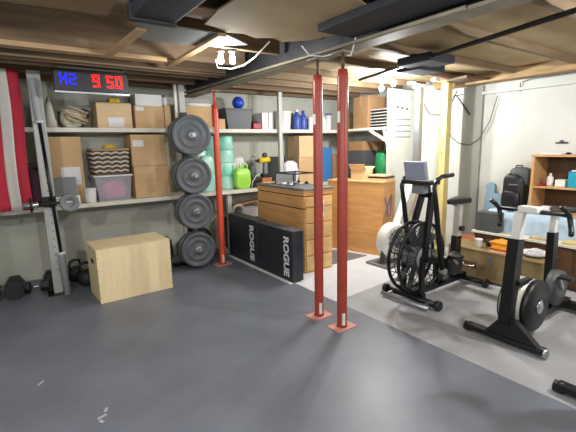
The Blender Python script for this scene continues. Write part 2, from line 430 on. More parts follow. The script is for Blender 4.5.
# ------------------------------------------------------------------ shelving, back wall and right wall
SF = 4.76   # shelf front
t = thing('wall_shelving', 'long white two-tier shelving along the back wall', 'shelving', (0, 0, 0))
MB().box(-.9, 4.93, SF, YB-.005, 1.645, 1.69).link('upper_shelf', 'shelf', t)
MB().box(-.9, 4.93, SF, YB-.005, .835, .88).link('lower_shelf', 'shelf', t)
for x, w in ((-.6, .05), (1.81, .07), (3.235, .055)):
    MB().box(x-w/2, x+w/2, SF-.045, SF-.001, .835, 2.199, bev=.003).link('upright', 'shelf2', t)
for x in (-.6, 1.80, 2.43, 3.235):
    MB().box(x-.03, x+.03, SF+.05, SF+.1, .012, .834).link('leg', 'shelf2', t)
MB().box(1.725, 1.755, SF-.03, SF-.001, 1.69, 2.199).link('upright', 'shelf', t)
t = thing('wall_shelf', 'white bracketed shelf turning the corner onto the right wall', 'shelving', (0, 0, 0))
MB().box(4.32, 4.945, 3.725, SF-.05, 1.655, 1.69).link('shelf_board', 'shelf', t)
MB().beam((4.345, 3.8, 1.65), (4.345, 3.735, 1.45), .03, .03, (1, 0, 0)).link('brace', 'shelf', t)
MB().beam((4.33, 4.05, 1.65), (4.33, 3.74, 1.5), .035, .03, (1, 0, 0)).link('brace', 'shelf', t)
MB().box(4.33, 4.36, 4.62, 4.65, 0, 1.655).link('leg', 'shelf2', t)
t = thing('end_panel', 'tall white panel with printed lines closing the corner shelf end', 'panel', (4.61, 3.70, 0))
MB().box(-.31, .27, -.012, .012, 0, 2.19).link('panel', 'wall_r', t)
for k in range(3):
    MB().ball((-.13+.1*k, -.015, 1.95-.01*k), .02, (1.2, .25, .8), 10).link('printed_mark', 'darkgrey', t)
for k in range(4):
    MB().box(-.17, .16, -.014, -.0121, 1.78-.08*k, 1.793-.08*k).link('printed_line', 'grey', t)

# ------------------------------------------------------------------ generic goods
def carton(x0, x1, y0, y1, z0, z1, lab, m='cardboard', rz=0, tape=True, label_face=None, name='cardboard_box', group=None, cat='box', flaps=False):
    cx, cy = (x0+x1)/2, (y0+y1)/2; w, d, h = x1-x0, y1-y0, z1-z0
    t = thing(name, lab, cat, (cx, cy, z0+.0008), rz, group)
    body = MB().box(-w/2, w/2, -d/2, d/2, 0, h, bev=.004).link('box_body', m, t)
    if tape:
        MB().box(-w/2-.001, w/2+.001, -.02, .02, h*.72, h+.0012).link('packing_tape', 'tape', body)
        MB().box(-w/2-.0008, w/2+.0008, -d/2-.0012, -d/2+.01, h*.5, h*.505).link('seam', 'cardboard3', body)
    if label_face:
        a, bb, c, e = label_face
        MB().box(-w/2+a*w, -w/2+bb*w, -d/2-.002, -d/2-.0005, c*h, e*h).link('shipping_label', 'paper', body)
    if flaps:
        MB().beam((-w/2, 0, h-.002), (-w/2-.06, 0, h+.07), d, .004, (1, 0, 0)).link('flap', m, t)
        MB().beam((w/2, 0, h-.002), (w/2+.07, 0, h+.03), d, .004, (1, 0, 0)).link('flap', m, t)
    return t
U = 1.69; Lz = .88
# ---- upper shelf
b = MB().use('cream'); b.lathe([(.065, 0), (.05, .12), (.03, .25), (.008, .32)], n=16)
o = tag(b.link('paper_cone', loc=(.44, 4.95, U)), 'pale paper cone standing at the left end of the upper shelf', 'cone')
# tangled webbing
t = thing('webbing_strap', 'tangled beige webbing strap heaped on the upper shelf below the timer', 'strap', (.67, 4.97, U+.013))
def squig(seed, n, sx, sy, sz, r):
    rnd = random.Random(seed); c = []
    for i in range(n):
        a = i*2.1+rnd.uniform(-.5, .5)
        c.append(Vector((math.cos(a)*sx*rnd.uniform(.5, 1), math.sin(a)*sy*rnd.uniform(.5, 1), r+sz*rnd.random())))
    out = []
    for i in range(n-1):
        p0, p1, p2, p3 = c[max(i-1, 0)], c[i], c[i+1], c[min(i+2, n-1)]
        for k in range(8):
            u = k/8
            out.append(.5*((2*p1)+(-p0+p2)*u+(2*p0-5*p1+4*p2-p3)*u*u+(-p0+3*p1-3*p2+p3)*u**3))
    return out
MB().tube([Vector((p.x, p.y, max(p.z, .012))) for p in squig(3, 10, .16, .12, .16, .02)], .016, 8).link('strap_loop', 'beige', t)
MB().tube([Vector((p.x, p.y, max(p.z, .012))) for p in squig(8, 9, .15, .12, .2, .02)], .014, 8).link('strap_loop', 'beige', t)
MB().lump((-.02, .05, 0), (.22, .16, .2), 5).link('padded_sleeve', 'cream', t)
MB().lump((.1, .06, .1), (.14, .12, .1), 6).link('dark_buckle', 'maroon', t)
carton(.88, 1.25, 4.84, 5.16, U, 1.97, 'cardboard carton with white label and yellow item on top, upper shelf', label_face=(.3, .75, .05, .42), m='cardboard2')
tag(MB().use('yellow_bright').lump((0, 0, 0), (.14, .1, .05), 2).link('yellow_pouch', loc=(1.08, 4.93, 1.973)), 'small bright yellow pouch on top of a cardboard carton', 'pouch')
carton(1.28, 1.615, 4.82, 5.14, U, 1.945, 'plain cardboard carton under a white box on upper shelf', label_face=(.05, .3, .78, .95))
carton(1.30, 1.61, 4.84, 5.08, 1.9475, 2.08, 'flat white box lying on a cardboard carton', m='white', tape=False, label_face=(.8, .95, .3, .6), name='white_box')
carton(1.63, 1.705, 4.84, 5.1, U, 1.97, 'narrow tan box left of the white shelf uprights', m='cardboard2')
t = thing('storage_jar', 'white lidded jar standing on the narrow tan box', 'jar', (1.667, 4.95, 1.9725))
MB().lathe([(.03, 0), (.034, .01), (.034, .08), (.026, .095)], n=20).link('jar_body', 'white', t)
MB().lathe([(.028, .095), (.028, .12)], n=20).link('lid', 'grey', t)
carton(1.86, 2.27, 4.84, 5.16, U, 1.97, 'wide cardboard carton behind the orange-red post under rolled papers', label_face=None)
for k, (dx, dy, a) in enumerate(((0, 0, .02), (.02, .055, .0), (-.02, .11, .02))):
    b = MB(); b.lathe([(.02, -.2), (.024, -.2), (.024, .2), (.02, .2)], n=16, axis='x')
    tag(b.link('paper_roll', 'paper', loc=(2.06+dx, 4.91+dy, 1.9965), rot=(0, 0, a)), 'white rolled paper tube lying on the wide cardboard carton', 'paper roll', 'paper rolls on the wide carton')
carton(2.29, 2.42, 4.82, 5.0, U, 1.82, 'small low cardboard box right of the orange-red post', tape=False)
t = thing('storage_bin', 'dark grey lidded bin under a blue ball, upper shelf', 'bin', (2.64, 4.98, U+.001))
MB().prism([(-.17, 0), (.17, 0), (.2, .25), (-.2, .25)], -.15, .15, 'y').link('bin_body', 'darkgrey', t)
MB().box(-.21, .21, -.16, .16, .25, .275, bev=.006).link('lid', 'darkgrey', t)
tag(MB().ball((0, 0, .082), .082, n=24).link('play_ball', 'blue', loc=(2.695, 4.95, 1.968)), 'royal blue ball resting on the dark grey bin', 'ball')
t = thing('lunch_case', 'dark red case lying between grey bin and white boxes', 'case', (2.925, 4.92, U+.001))
MB().box(-.065, .07, -.08, .1, 0, .09, bev=.015).link('case_body', 'redplastic', t)
MB().tube([(-.04, 0, .088), (-.04, 0, .11), (.04, 0, .11), (.04, 0, .088)], .006).link('handle', 'black', t)
tag(MB().use('black').lump((0, 0, 0), (.19, .14, .12), 9).link('dark_bundle', loc=(2.93, 5.08, U+.001)), 'black bundle behind the dark red case', 'bundle')
for k, (x0, x1, h) in enumerate(((3.0, 3.1, .23), (3.115, 3.19, .235))):
    carton(x0, x1, 4.83, 5.05, U, U+h, ('left' if not k else 'right')+' of two upright white boxes by the shelf post', m='white', tape=False, name='white_box')
def bucket(x, y, z, r, h, lab, m='white', lid='paper', name='bucket', cat='bucket', neck=False):
    t = thing(name, lab, cat, (x, y, z+.001))
    if neck:
        MB().lathe([(r*.95, 0), (r, .01), (r, h*.62), (r*.8, h*.72), (r*.38, h*.82), (r*.36, h*.88)], n=22).link('bottle_body', m, t)
        MB().lathe([(r*.42, h*.88), (r*.42, h)], n=18).link('cap', lid, t)
    else:
        MB().lathe([(r*.84, 0), (r*.86, .006), (r, h*.93)], n=26).link('bucket_body', m, t)
        MB().lathe([(r*1.05, h*.9), (r*1.05, h*.97), (r*.95, h)], n=26).link('lid', lid, t)
    return t
bucket(3.43, 4.95, U, .13, .27, 'large white bucket with lid right of shelf post')
bucket(3.655, 4.9, U, .064, .3, 'left navy blue jug next to the white bucket', 'bluejug', 'white', 'jug', 'jug', True)
bucket(3.79, 4.92, U, .06, .29, 'right navy blue jug next to the white bucket', 'bluejug', 'bluejug', 'jug', 'jug', True)
bucket(3.905, 4.88, U, .045, .2, 'white jar left of the middle red post, upper shelf', 'white', 'cream', 'paint_jar', 'jar')
bucket(3.99, 4.93, U, .045, .26, 'white bottle directly behind the middle red post', 'white', 'white', 'bottle', 'bottle', True)
bucket(4.185, 4.9, U, .04, .24, 'slim white bottle between the two dark red posts', 'white', 'cream', 'bottle', 'bottle', True)
bucket(4.31, 4.94, U, .055, .26, 'white tub with blue band between the dark red posts', 'white', 'bluejug', 'tub', 'tub')
bucket(4.1, 5.08, U, .055, .2, 'cream tub at the back between the red posts', 'cream', 'cream', 'tub', 'tub')
# right corner shelf
tag(MB().use('cardboard2').lump((0, 0, 0), (.16, .13, .27), 11).link('paper_bag', loc=(4.66, 4.83, U+.001)), 'pinkish tan paper bag in the shelf corner', 'bag')
carton(4.38, 4.75, 4.14, 4.44, U, 2.15, 'tall brown carton standing on the corner shelf', m='cardboard3')
for k in range(6):
    t = thing('stacking_tray', 'dark tray with pale rim in the stack beside tall brown carton', 'tray', (4.6, 3.94, U+.001+k*.042), 0, 'trays stacked on the corner shelf')
    MB().box(-.18, .18, -.16, .16, 0, .033).link('tray_body', 'black', t)
    MB().box(-.2, .2, -.175, .175, .033, .041).link('rim', 'shelf', t)
# below corner shelf
carton(4.42, 4.85, 4.25, 4.6, .98, 1.36, 'dark grey tote under the corner shelf behind the right wooden crate', m='darkgrey', tape=False, name='storage_tote')
t = thing('utility_table', 'low dark table under the corner shelf', 'table', (4.63, 4.17, 0))
MB().box(-.27, .27, -.42, .46, .94, .98).link('tabletop', 'brown', t)
for sx in (-.24, .24):
    for sy in (-.38, .42): MB().box(sx-.02, sx+.02, sy-.02, sy+.02, 0, .94).link('leg', 'brown', t)
carton(4.42, 4.85, 4.27, 4.58, 1.3625, 1.5, 'flat brown carton lying on the dark grey tote', m='cardboard3', tape=False)
tag(MB().use('green').lump((0, 0, 0), (.22, .24, .36), 12, .1).link('green_bag', loc=(4.57, 4.0, .981)), 'green bag beside the dark grey tote under the corner shelf', 'bag')
carton(4.08, 4.29, 4.82, 5.1, Lz, 1.42, 'mid blue box seen between the two dark red posts', m='midblue', tape=False, name='blue_box')
carton(4.33, 4.6, 4.85, 5.15, Lz, 1.3, 'brown carton at the right end of the lower back shelf', m='cardboard3')

# ---- lower shelf
t = thing('duffel_bag', 'maroon cloth bag beside the flag on the lower shelf', 'bag', (.22, 4.95, Lz+.001))
MB().lump((0, 0, 0), (.24, .28, .4), 21, .1).link('bag_body', 'maroon', t)
MB().tube([(-.05, -.1, .36), (-.04, -.12, .44), (.04, -.12, .44), (.05, -.1, .36)], .008).link('handle', 'black', t)
carton(.36, .70, 4.9, 5.19, Lz, 1.6, 'tall cardboard carton with white papers taped on its front', label_face=(.35, .9, .28, .55))
t = thing('paper_stack', 'low white stack of folded linen at front edge of lower shelf', 'stack', (.47, 4.835, Lz+.0008))
for k in range(3): MB().box(-.14, .15, -.06, .055, .001+k*.032, .031+k*.032, bev=.008).link('folded_sheet', 'white', t)
carton(.36, .60, 4.775, 4.885, .979, 1.17, 'small grey box on the white folded stack', m='grey', tape=False, name='grey_box')
bucket(.73, 4.83, Lz, .063, .16, 'short white tub beside the clear bin', 'white', 'paper', 'tub', 'tub')
# clear bin with pink
t = thing('storage_tub', 'clear plastic tub with pink cloth inside, lower shelf', 'bin', (.985, 4.98, Lz+.001))
b = MB()
b.prism([(-.165, 0), (.165, 0), (.195, .27), (-.195, .27)], -.16, -.157, 'y'); b.prism([(-.165, 0), (.165, 0), (.195, .27), (-.195, .27)], .157, .16, 'y')
b.beam((-.163, 0, 0), (-.193, 0, .27), .314, .003, (1, 0, 0)); b.beam((.163, 0, 0), (.193, 0, .27), .314, .003, (1, 0, 0))
b.box(-.162, .162, -.156, .156, 0, .003)
b.link('tub_body', 'clear', t)
MB().box(-.208, .208, -.175, .175, .272, .29, bev=.005).link('lid', 'white', t)
tag(MB().lump((0, 0, 0), (.27, .26, .2), 33).link('pink_cloth', 'pinkcloth', loc=(1.0, 4.98, Lz+.0055)), 'pink cloth bunched inside the clear plastic tub', 'cloth')
# wavy basket
t = thing('woven_basket', 'woven basket with wavy pale bands on the clear tub', 'basket', (.985, 4.98, 1.173))
MB().prism([(-.17, 0), (.17, 0), (.19, .27), (-.19, .27)], -.14, .14, 'y').link('basket_body', 'rattan_dark', t)
for r in range(5):
    z0 = .035+r*.05
    pts = []
    for i in range(41):
        u = i/40; x = -.178+.356*u
        pts.append((x*(1+.1*r/5), -.147, z0+.016*abs(math.sin(u*PI*4))))
    MB().tube(pts, .0105, 6).link('woven_band', 'cream', t)
    pts = [(-.18-.004*r, -.14+.28*i/20, z0+.016*abs(math.sin(i/20*PI*3))) for i in range(21)]
    MB().tube(pts, .0105, 6).link('woven_band', 'cream', t)
MB().box(-.2, .2, -.155, .155, .27, .295, bev=.008).link('rim', 'rattan', t)
t = thing('wicker_hoop', 'yellow cord coil lying on top of the woven basket', 'coil', (.99, 4.93, 1.4695))
b = MB().use('yellow_bright')
for k in range(3): b.ring((0, 0, .008+.013*k), .07-.01*k, .008, 'z', 24, 6)
b.link('cord_coil', parent=t)
carton(1.22, 1.63, 4.84, 5.18, Lz, 1.255, 'lower cardboard carton of the pair left of the weight plates', label_face=None)
carton(1.21, 1.62, 4.84, 5.18, 1.2575, 1.62, 'upper cardboard carton of the pair left of the weight plates', label_face=(.05, .35, .62, .82))
# teal wrapped pack
t = thing('wrapped_pack', 'large teal and white film-wrapped pack of rolls', 'pack', (2.3, 5.0, Lz+.001))
for i in range(3):
    for j in range(4):
        MB().lathe([(.088, 0), (.098, .02), (.098, .16), (.088, .18)], (-.2+.2*i, 0, .181*j+.001), n=20).link('wrapped_roll', 'green_wrap', t)
t = thing('wrapped_pack', 'pale teal wrapped pack leaning in front of the larger one', 'pack', (2.12, 4.832, Lz+.001))
MB().lump((0, 0, 0), (.24, .12, .46), 40, .08).link('film_wrap', 'green_wrap', t)
# lime shopping bag
t = thing('shopping_bag', 'bright lime green shopping bag on the lower shelf', 'bag', (2.66, 4.86, Lz+.001))
MB().lump((0, 0, 0), (.28, .14, .28), 41, .08).link('bag_body', 'lime', t)
MB().tube([(-.08, 0, .25), (-.07, 0, .34), (-.03, 0, .35), (-.02, 0, .25)], .012).link('handle', 'lime', t)
MB().tube([(.02, 0, .25), (.03, 0, .35), (.08, 0, .34), (.09, 0, .25)], .012).link('handle', 'lime', t)
tag(MB().use('bag').lump((0, 0, 0), (.26, .12, .42), 42, .12).link('plastic_bag', loc=(2.74, 5.1, Lz+.001)), 'tall white plastic bag behind the lime shopping bag', 'bag')
# dark tools
t = thing('power_tool', 'black power tool with curved cord beside the lime bag', 'tool', (2.87, 4.93, Lz+.001))
MB().box(-.07, .08, -.08, .08, 0, .13, bev=.015).link('tool_base', 'black', t)
MB().lathe([(.05, 0), (.055, .02), (.055, .16), (.035, .2)], (-.01, 0, .13), n=18).link('motor_housing', 'darkgrey', t)
MB().rod((.0, 0, .33), (.02, 0, .45), .014).link('spindle', 'steel', t)
MB().tube([(-.08, -.1, .01), (-.06, -.11, .1), (0, -.11, .17), (.07, -.1, .19)], .006).link('cord', 'white', t)
t = thing('cordless_drill', 'yellow and black cordless drill upright on a brown block', 'drill', (3.06, 4.9, Lz+.001))
MB().box(-.08, .08, -.06, .07, 0, .13, bev=.005).link('wooden_block', 'clay', t)
MB().box(-.05, .05, -.04, .05, .13, .19, bev=.01).link('battery', 'black', t)
MB().beam((0, 0, .19), (.01, 0, .34), .045, .05, (0, 1, 0)).link('grip', 'grey', t)
MB().rod((-.1, 0, .375), (.08, 0, .385), .04).link('drill_body', 'yellow_bright', t)
MB().rod((-.1, 0, .375), (-.15, 0, .373), .025, .012).link('chuck', 'black', t)
MB().ball((.02, .02, .45), .04).link('top_knob', 'darkgrey', t)
t = thing('spray_bottle', 'white bottle with blue label right of the drill', 'bottle', (3.16, 5.06, Lz+.001))
MB().lathe([(.035, 0), (.04, .01), (.04, .2), (.015, .26), (.015, .3)], n=20).link('bottle_body', 'white', t)
MB().lathe([(.041, .08), (.041, .17)], n=20).link('label_band', 'bluejug', t)
for k in range(3):
    b = MB(); b.box(-.012, .012, -.14, .14, 0, .42)
    tag(b.link('ring_binder', ['grey', 'white', 'darkgrey'][k], loc=(3.33+.055*k, 5.04, Lz+.001)), ['grey upright binder nearest the shelf post', 'white upright binder behind the white plastic bag', 'dark upright binder beside the stacked pale cartons'][k], 'binder')
tag(MB().use('bag').lump((0, 0, 0), (.3, .14, .34), 44, .12).link('plastic_bag', loc=(3.47, 4.85, Lz+.001)), 'crumpled white plastic bag right of the shelf post', 'bag')
carton(3.64, 3.98, 4.84, 5.15, Lz, 1.28, 'lower pale carton of two behind the left wooden crate', m='cardboard')
carton(3.65, 3.98, 4.84, 5.15, 1.2825, 1.6, 'upper pale carton of two behind the left wooden crate', m='cardboard2')
# ---- under lower shelf
t = thing('tool_rack', 'low dark rack with boards under the lower shelf', 'rack', (2.75, 4.98, .012))
MB().box(-.25, .4, -.16, .18, .42, .45).link('rack_shelf', 'brown', t)
for x in (-.24, .39): MB().box(x-.01, x+.01, -.16, .18, 0, .42).link('rack_side', 'brown', t)
tag(MB().ring((0, 0, 0), .085, .022, 'y').link('tape_ring', 'cream', loc=(2.58, 4.86, .57)), 'cream ring standing on the low rack behind black foam boxes', 'ring')
carton(2.68, 2.9, 4.86, 5.1, .462, .6, 'white and pink carton on the low dark rack', m='bag', tape=False, name='white_box')
carton(2.93, 3.12, 4.86, 5.1, .462, .56, 'dark red box on the low dark rack', m='redplastic', tape=False, name='red_box')
b = MB(); b.beam((2.56, 4.98, .64), (3.1, 4.98, .7), .14, .02)
tag(b.link('wooden_plank', 'cardboard3'), 'brown plank propped across boxes under the shelf', 'plank')

# ------------------------------------------------------------------ gym timer
t = thing('gym_timer', 'black digital gym timer with blue and red digits', 'timer', (.78, 4.2, 1.985))
MB().box(-.345, .29, -.03, .03, 0, .195, bev=.008).link('case', 'black', t)
MB().box(-.345, .29, -.034, .02, -.018, -.001).link('lower_trim', 'steel', t)
for x in (-.25, .25): MB().rod((x, 0, .195), (x, .0, .212), .008).link('hanger', 'steel', t)
MB().box(-.3, .28, -.02, .09, .212, .2145).link('hanger_strap', 'steel', t)
for x in (-.25, .25): MB().rod((x, .07, .214), (x, .07, .24), .008).link('hanger', 'steel', t)
SEG = {'0': 'abcdef', '5': 'afgcd', '9': 'abcdfg', '2': 'abged', 'H': 'bcefg'}
def digit(ch, x, z, w, h, m, th=.011):
    b = MB(); y0, y1 = -.0345, -.0302
    P = {'a': (x, x+w, z+h-th, z+h), 'd': (x, x+w, z, z+th), 'g': (x, x+w, z+h/2-th/2, z+h/2+th/2),
         'f': (x, x+th, z+h/2, z+h), 'b': (x+w-th, x+w, z+h/2, z+h), 'e': (x, x+th, z, z+h/2), 'c': (x+w-th, x+w, z, z+h/2)}
    for s in SEG[ch]:
        q = P[s]; b.box(q[0]+.002, q[1]-.002, y0, y1, q[2]+.002, q[3]-.002)
    b.link('digit', m, t)
digit('H', -.30, .055, .06, .1, 'ledblue', .016); digit('2', -.225, .055, .06, .1, 'ledblue', .016)
digit('9', -.03, .045, .062, .112, 'ledred', .019); digit('5', .09, .045, .062, .112, 'ledred', .019); digit('0', .17, .045, .062, .112, 'ledred', .019)

# ------------------------------------------------------------------ flag
t = thing('hanging_flag', 'red and white striped flag hanging from the joists at left edge', 'flag', (0, 4.5, 0))
def stripe(x0, x1, z0, z1, m, name='stripe'):
    q = MB(); nx, nz = 6, 24; g = []
    for k in range(2):
        lay = []
        for i in range(nx+1):
            row = []
            for j in range(nz+1):
                x = x0+(x1-x0)*i/nx; z = z0+(z1-z0)*j/nz
                y = .02*math.sin(x*22+z*1.3)+.008*math.sin(z*9+x*5)+.004*k
                xx = x+.012*math.sin(z*4)
                row.append(q.bm.verts.new((xx, y, z)))
            lay.append(row)
        g.append(lay)
    for k in range(2):
        for i in range(nx):
            for j in range(nz):
                f = q.bm.faces.new((g[k][i][j], g[k][i+1][j], g[k][i+1][j+1], g[k][i][j+1])); f.smooth = True
    for j in range(nz):
        for i in (0, nx): q.bm.faces.new((g[0][i][j], g[0][i][j+1], g[1][i][j+1], g[1][i][j]))
    for i in range(nx):
        for j in (0, nz): q.bm.faces.new((g[0][i][j], g[0][i+1][j], g[1][i+1][j], g[1][i][j]))
    q.link(name, m, t)
W = .088
for k in range(13):
    x1 = .18-k*W
    top = 2.19 if k < 6 else 1.45
    stripe(x1-W, x1, .90, top, 'flag_red' if k % 2 == 0 else 'flag_white')
stripe(.18-13*W, .18-6*W, 1.45, 2.19, 'flag_blue', 'canton')

# ------------------------------------------------------------------ barbell stand at left
t = thing('rack_upright', 'pale grey square steel upright standing in front of the shelves', 'rack upright', (.31, 4.56, .012))
MB().box(-.055, .055, -.035, .035, .006, 2.186, bev=.004).link('tube', 'shelf2', t)
MB().box(-.11, .08, -.1, .1, 0, .006).link('foot_plate', 'black_metal', t)
b = MB()
for k in range(22): b.rod((0, -.0355, .25+k*.08), (0, -.036, .25+k*.08), .006, n=8)
b.link('adjustment_hole', 'black', t)
MB().box(-.06, .06, -.05, -.036, .9, 1.0, bev=.004).link('hook_plate', 'black_metal', t)
t = thing('barbell', 'steel barbell standing on end in front of the grey upright', 'barbell', (.365, 4.44, .0125))
t.rotation_euler = (0, -.036, 0)
MB().lathe([(.033, 0.002), (.033, .42), (.042, .425), (.042, .445), (.014, .447)], n=18).link('sleeve', 'palesteel', t)
MB().lathe([(.014, 1.70), (.042, 1.702), (.042, 1.725), (.031, 1.728), (.031, 2.10), (.028, 2.105)], (0, 0, 0), n=18).link('sleeve', 'palesteel', t)
MB().rod((0, 0, .44), (0, 0, 1.71), .016).link('shaft', 'black_metal', t)
t = thing('plate_holder', 'short horizontal bar with a small grey plate at its right end', 'bar', (.31, 4.39, .955))
MB().rod((-.22, 0, 0), (.2, 0, 0), .014).link('bar', 'black_metal', t)
MB().rod((.1, 0, 0), (.2, 0, 0), .024).link('sleeve', 'steel', t)
MB().rod((-.22, 0, 0), (-.1, 0, 0), .024).link('sleeve', 'chrome', t)
MB().lathe([(.012, .0), (.03, .0), (.03, -.004), (.065, -.004), (.08, -.012), (.088, -.004), (.09, .02), (.03, .02)], (.16, -.02, -.005), 'y', 28).link('small_plate', 'grey', t)
MB().lathe([(.03, 0), (.07, 0), (.07, .02), (.03, .02)], (-.17, 0, 0), 'x', 24).link('small_plate', 'black', t)
b = MB(); b.box(-.035, .035, .01, .045, -.02, .02); b.link('clamp', 'black_metal', t)

# dumbbells and kettlebells along the wall
def dumbbell(x, y, s, lab, rz=0, m='kettle', group='dumbbells on the floor below the flag'):
    t = thing('dumbbell', lab, 'dumbbell', (x, y, .0125), rz, group)
    for sgn in (-1, 1):
        q = MB(); r = .068*s
        poly = [(r*math.cos(PI/3*k+PI/6)*1.0, .0+r*math.sin(PI/3*k+PI/6)+r*.866) for k in range(6)]
        poly = [(r*math.cos(PI/3*k), r*math.sin(PI/3*k)+r*.866) for k in range(6)]
        q.prism(poly, sgn*.055*s, sgn*.14*s, 'y'); q.link('hex_head', m, t)
    MB().tube([(0, -.056*s, r*.866), (0, -.02*s, r*.866), (0, .02*s, r*.866), (0, .056*s, r*.866)], [.013*s, .017*s, .017*s, .013*s], 12).link('handle', 'chrome', t)
for k, (x, y, s, rz) in enumerate(((-.47, 4.8, 1.3, .08), (-.27, 4.78, 1.3, .03), (-.07, 4.77, 1.3, -.05), (.27, 4.83, 1.15, 0), (-.68, 4.84, 1.3, 0))):
    if k == 3: dumbbell(x, 4.86, s, 'dumbbell behind the foot of the grey upright', rz)
    else: dumbbell(x, y, s, 'black hex dumbbell on the floor against the wall below the flag', rz)
dumbbell(.11, 4.74, .9, 'black hex dumbbell lying sideways with its chrome handle showing', 1.35, group='dumbbells by the wall')
def kettlebell(x, y, r, lab, rz=0):
    t = thing('kettlebell', lab, 'kettlebell', (x, y, .0125), rz)
    MB().lathe([(r*.55, 0), (r*.85, r*.25), (r, r*.8), (r*.9, r*1.35), (r*.55, r*1.75), (r*.2, r*1.86)], n=24).link('bell', 'kettle', t)
    pts = [(-r*.62, 0, r*1.45), (-r*.78, 0, r*1.95), (-r*.6, 0, r*2.5), (0, 0, r*2.66), (r*.6, 0, r*2.5), (r*.78, 0, r*1.95), (r*.62, 0, r*1.45)]
    MB().tube(pts, r*.17, 10).link('handle', 'black_metal', t)
kettlebell(.58, 4.62, .095, 'black kettlebell just left of the plywood box')
kettlebell(.5, 4.87, .09, 'black kettlebell behind, nearer the wall, with handle up', .5)
kettlebell(.74, 4.86, .1, 'large black kettlebell hidden behind the plywood box corner', .2)

# ------------------------------------------------------------------ plywood box
t = thing('plyo_box', 'light plywood jump box standing on the dark rubber floor', 'box', (.585, 3.93, .0125), .025)
MB().box(0, .70, 0, .46, 0, .51, bev=.003).link('box_body', 'ply', t)
MB().box(-.002, .702, -.002, .462, .51, .525, bev=.002).link('top_panel', 'ply', t)
q = MB(); q.lathe([(.02, -.0025), (.02, .0)], (0, .17, .38), 'x', 16); q.box(-.0025, 0, .17, .25, .36, .40); q.lathe([(.02, -.0025), (.02, .0)], (0, .25, .38), 'x', 16)
q.link('hand_hole', 'ply_hole', t)
b = MB()
for z in (.06, .18, .32, .44): b.rod((.69, -.0015, z), (.69, .001, z), .004, n=8); b.rod((.01, -.0015, z), (.01, .001, z), .004, n=8)
b.link('screw_head', 'pine_dark', t)

# ------------------------------------------------------------------ plate tree
t = thing('plate_tree', 'dark steel plate storage post behind the weight plates', 'plate rack', (1.80, 4.68, .0125))
MB().box(-.035, .035, -.03, .03, .006, 1.86, bev=.003).link('post', 'black_metal', t)
MB().box(-.25, .25, -.035, .035, 0, .05, bev=.005).link('foot_bar', 'black_metal', t)
MB().box(-.04, .04, -.2, -.035, 0, .05, bev=.005).link('foot_bar', 'black_metal', t)
PZ = [1.60, 1.14, .72, .26]
for z in PZ: MB().rod((0, -.03, z-.0125), (-.03, -.37, z-.0125), .0235, n=16).link('peg', 'steel', t)
def plate(r, w):
    t = thing('weight_plate', 'grey rubber bumper plate', 'weight plate', (0, 0, 0))
    MB().lathe([(.0255, -w/2+.004), (.05, -w/2+.004), (.055, -w/2+.012), (r*.5, -w/2+.014), (r*.52, -w/2+.009), (r*.62, -w/2+.009), (r*.64, -w/2+.014),
                (r*.82, -w/2+.012), (r*.86, -w/2), (r*.97, -w/2), (r, -w/2+.008), (r, w/2-.008), (r*.97, w/2), (r*.3, w/2-.006), (.0255, w/2-.004), (.0255, -w/2+.004)], (0, 0, 0), 'y', 56).link('rubber_disc', 'plate', t)
    MB().lathe([(.0255, -w/2+.001), (.038, -w/2+.001), (.038, w/2-.001), (.0255, w/2-.001), (.0255, -w/2+.001)], (0, 0, 0), 'y', 28).link('steel_hub', 'steel', t)
    return t
p0 = plate(.225, .07); first = True
names = ['topmost', 'second from top', 'third from top', 'lowest']
for i, z in enumerate(PZ):
    rr = 1.0 if i == 0 else .93
    dz = .0255-.0235
    for j in range(2):
        yy = 4.38+.085*j
        lab = ('front grey bumper plate on the %s peg' % names[i]) if j == 0 else ('grey bumper plate %s on the %s peg' % (('behind the front one', 'at the back')[j-1], names[i]))
        loc = (1.785-.03*(4.65-yy)/.34+.001 - (.0 if j == 0 else .015*j), yy, z-(.002 if j else .002))
        if first: r = p0; r.location = loc; r['label'] = lab; r['group'] = 'bumper plates on the plate rack'; first = False
        else: r = dup(p0, loc, 0, lab, 'bumper plates on the plate rack')
        r.scale = (rr, 1, rr)
        r.rotation_euler = (0, 0, -.09)
# black gear bag, and a grey lump in place of shadow
tag(MB().use('black').lump((0, 0, 0), (.3, .26, .34), 61, .1).link('dark_lump', loc=(2.07, 5.02, .0125)), 'black gear bag on the floor between plates and orange-red post', 'bag')
tag(MB().use('darkgrey').lump((0, 0, 0), (.3, .24, .32), 62, .1).link('dark_lump', loc=(1.5, 4.95, .0125)), 'dark grey lump standing in for the shadow behind the weight plates', 'bag')

# ------------------------------------------------------------------ black foam boxes
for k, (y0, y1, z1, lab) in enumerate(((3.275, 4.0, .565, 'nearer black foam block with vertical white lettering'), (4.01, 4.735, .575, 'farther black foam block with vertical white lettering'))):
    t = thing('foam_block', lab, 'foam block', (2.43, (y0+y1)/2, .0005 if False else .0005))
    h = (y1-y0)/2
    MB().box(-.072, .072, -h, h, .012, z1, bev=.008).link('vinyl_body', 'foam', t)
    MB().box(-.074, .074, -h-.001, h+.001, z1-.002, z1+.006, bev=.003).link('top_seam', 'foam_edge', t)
    # reads top to bottom: text x -> -z, text y -> -y
    R = Matrix(((0, 0, -1), (0, -1, 0), (-1, 0, 0))).to_euler()
    text_mesh('ROGUE', .132, t, (-.0735, -h+.12, z1-.065), R, 'letter', 'printed_lettering', .0008, 1.0, .0045)

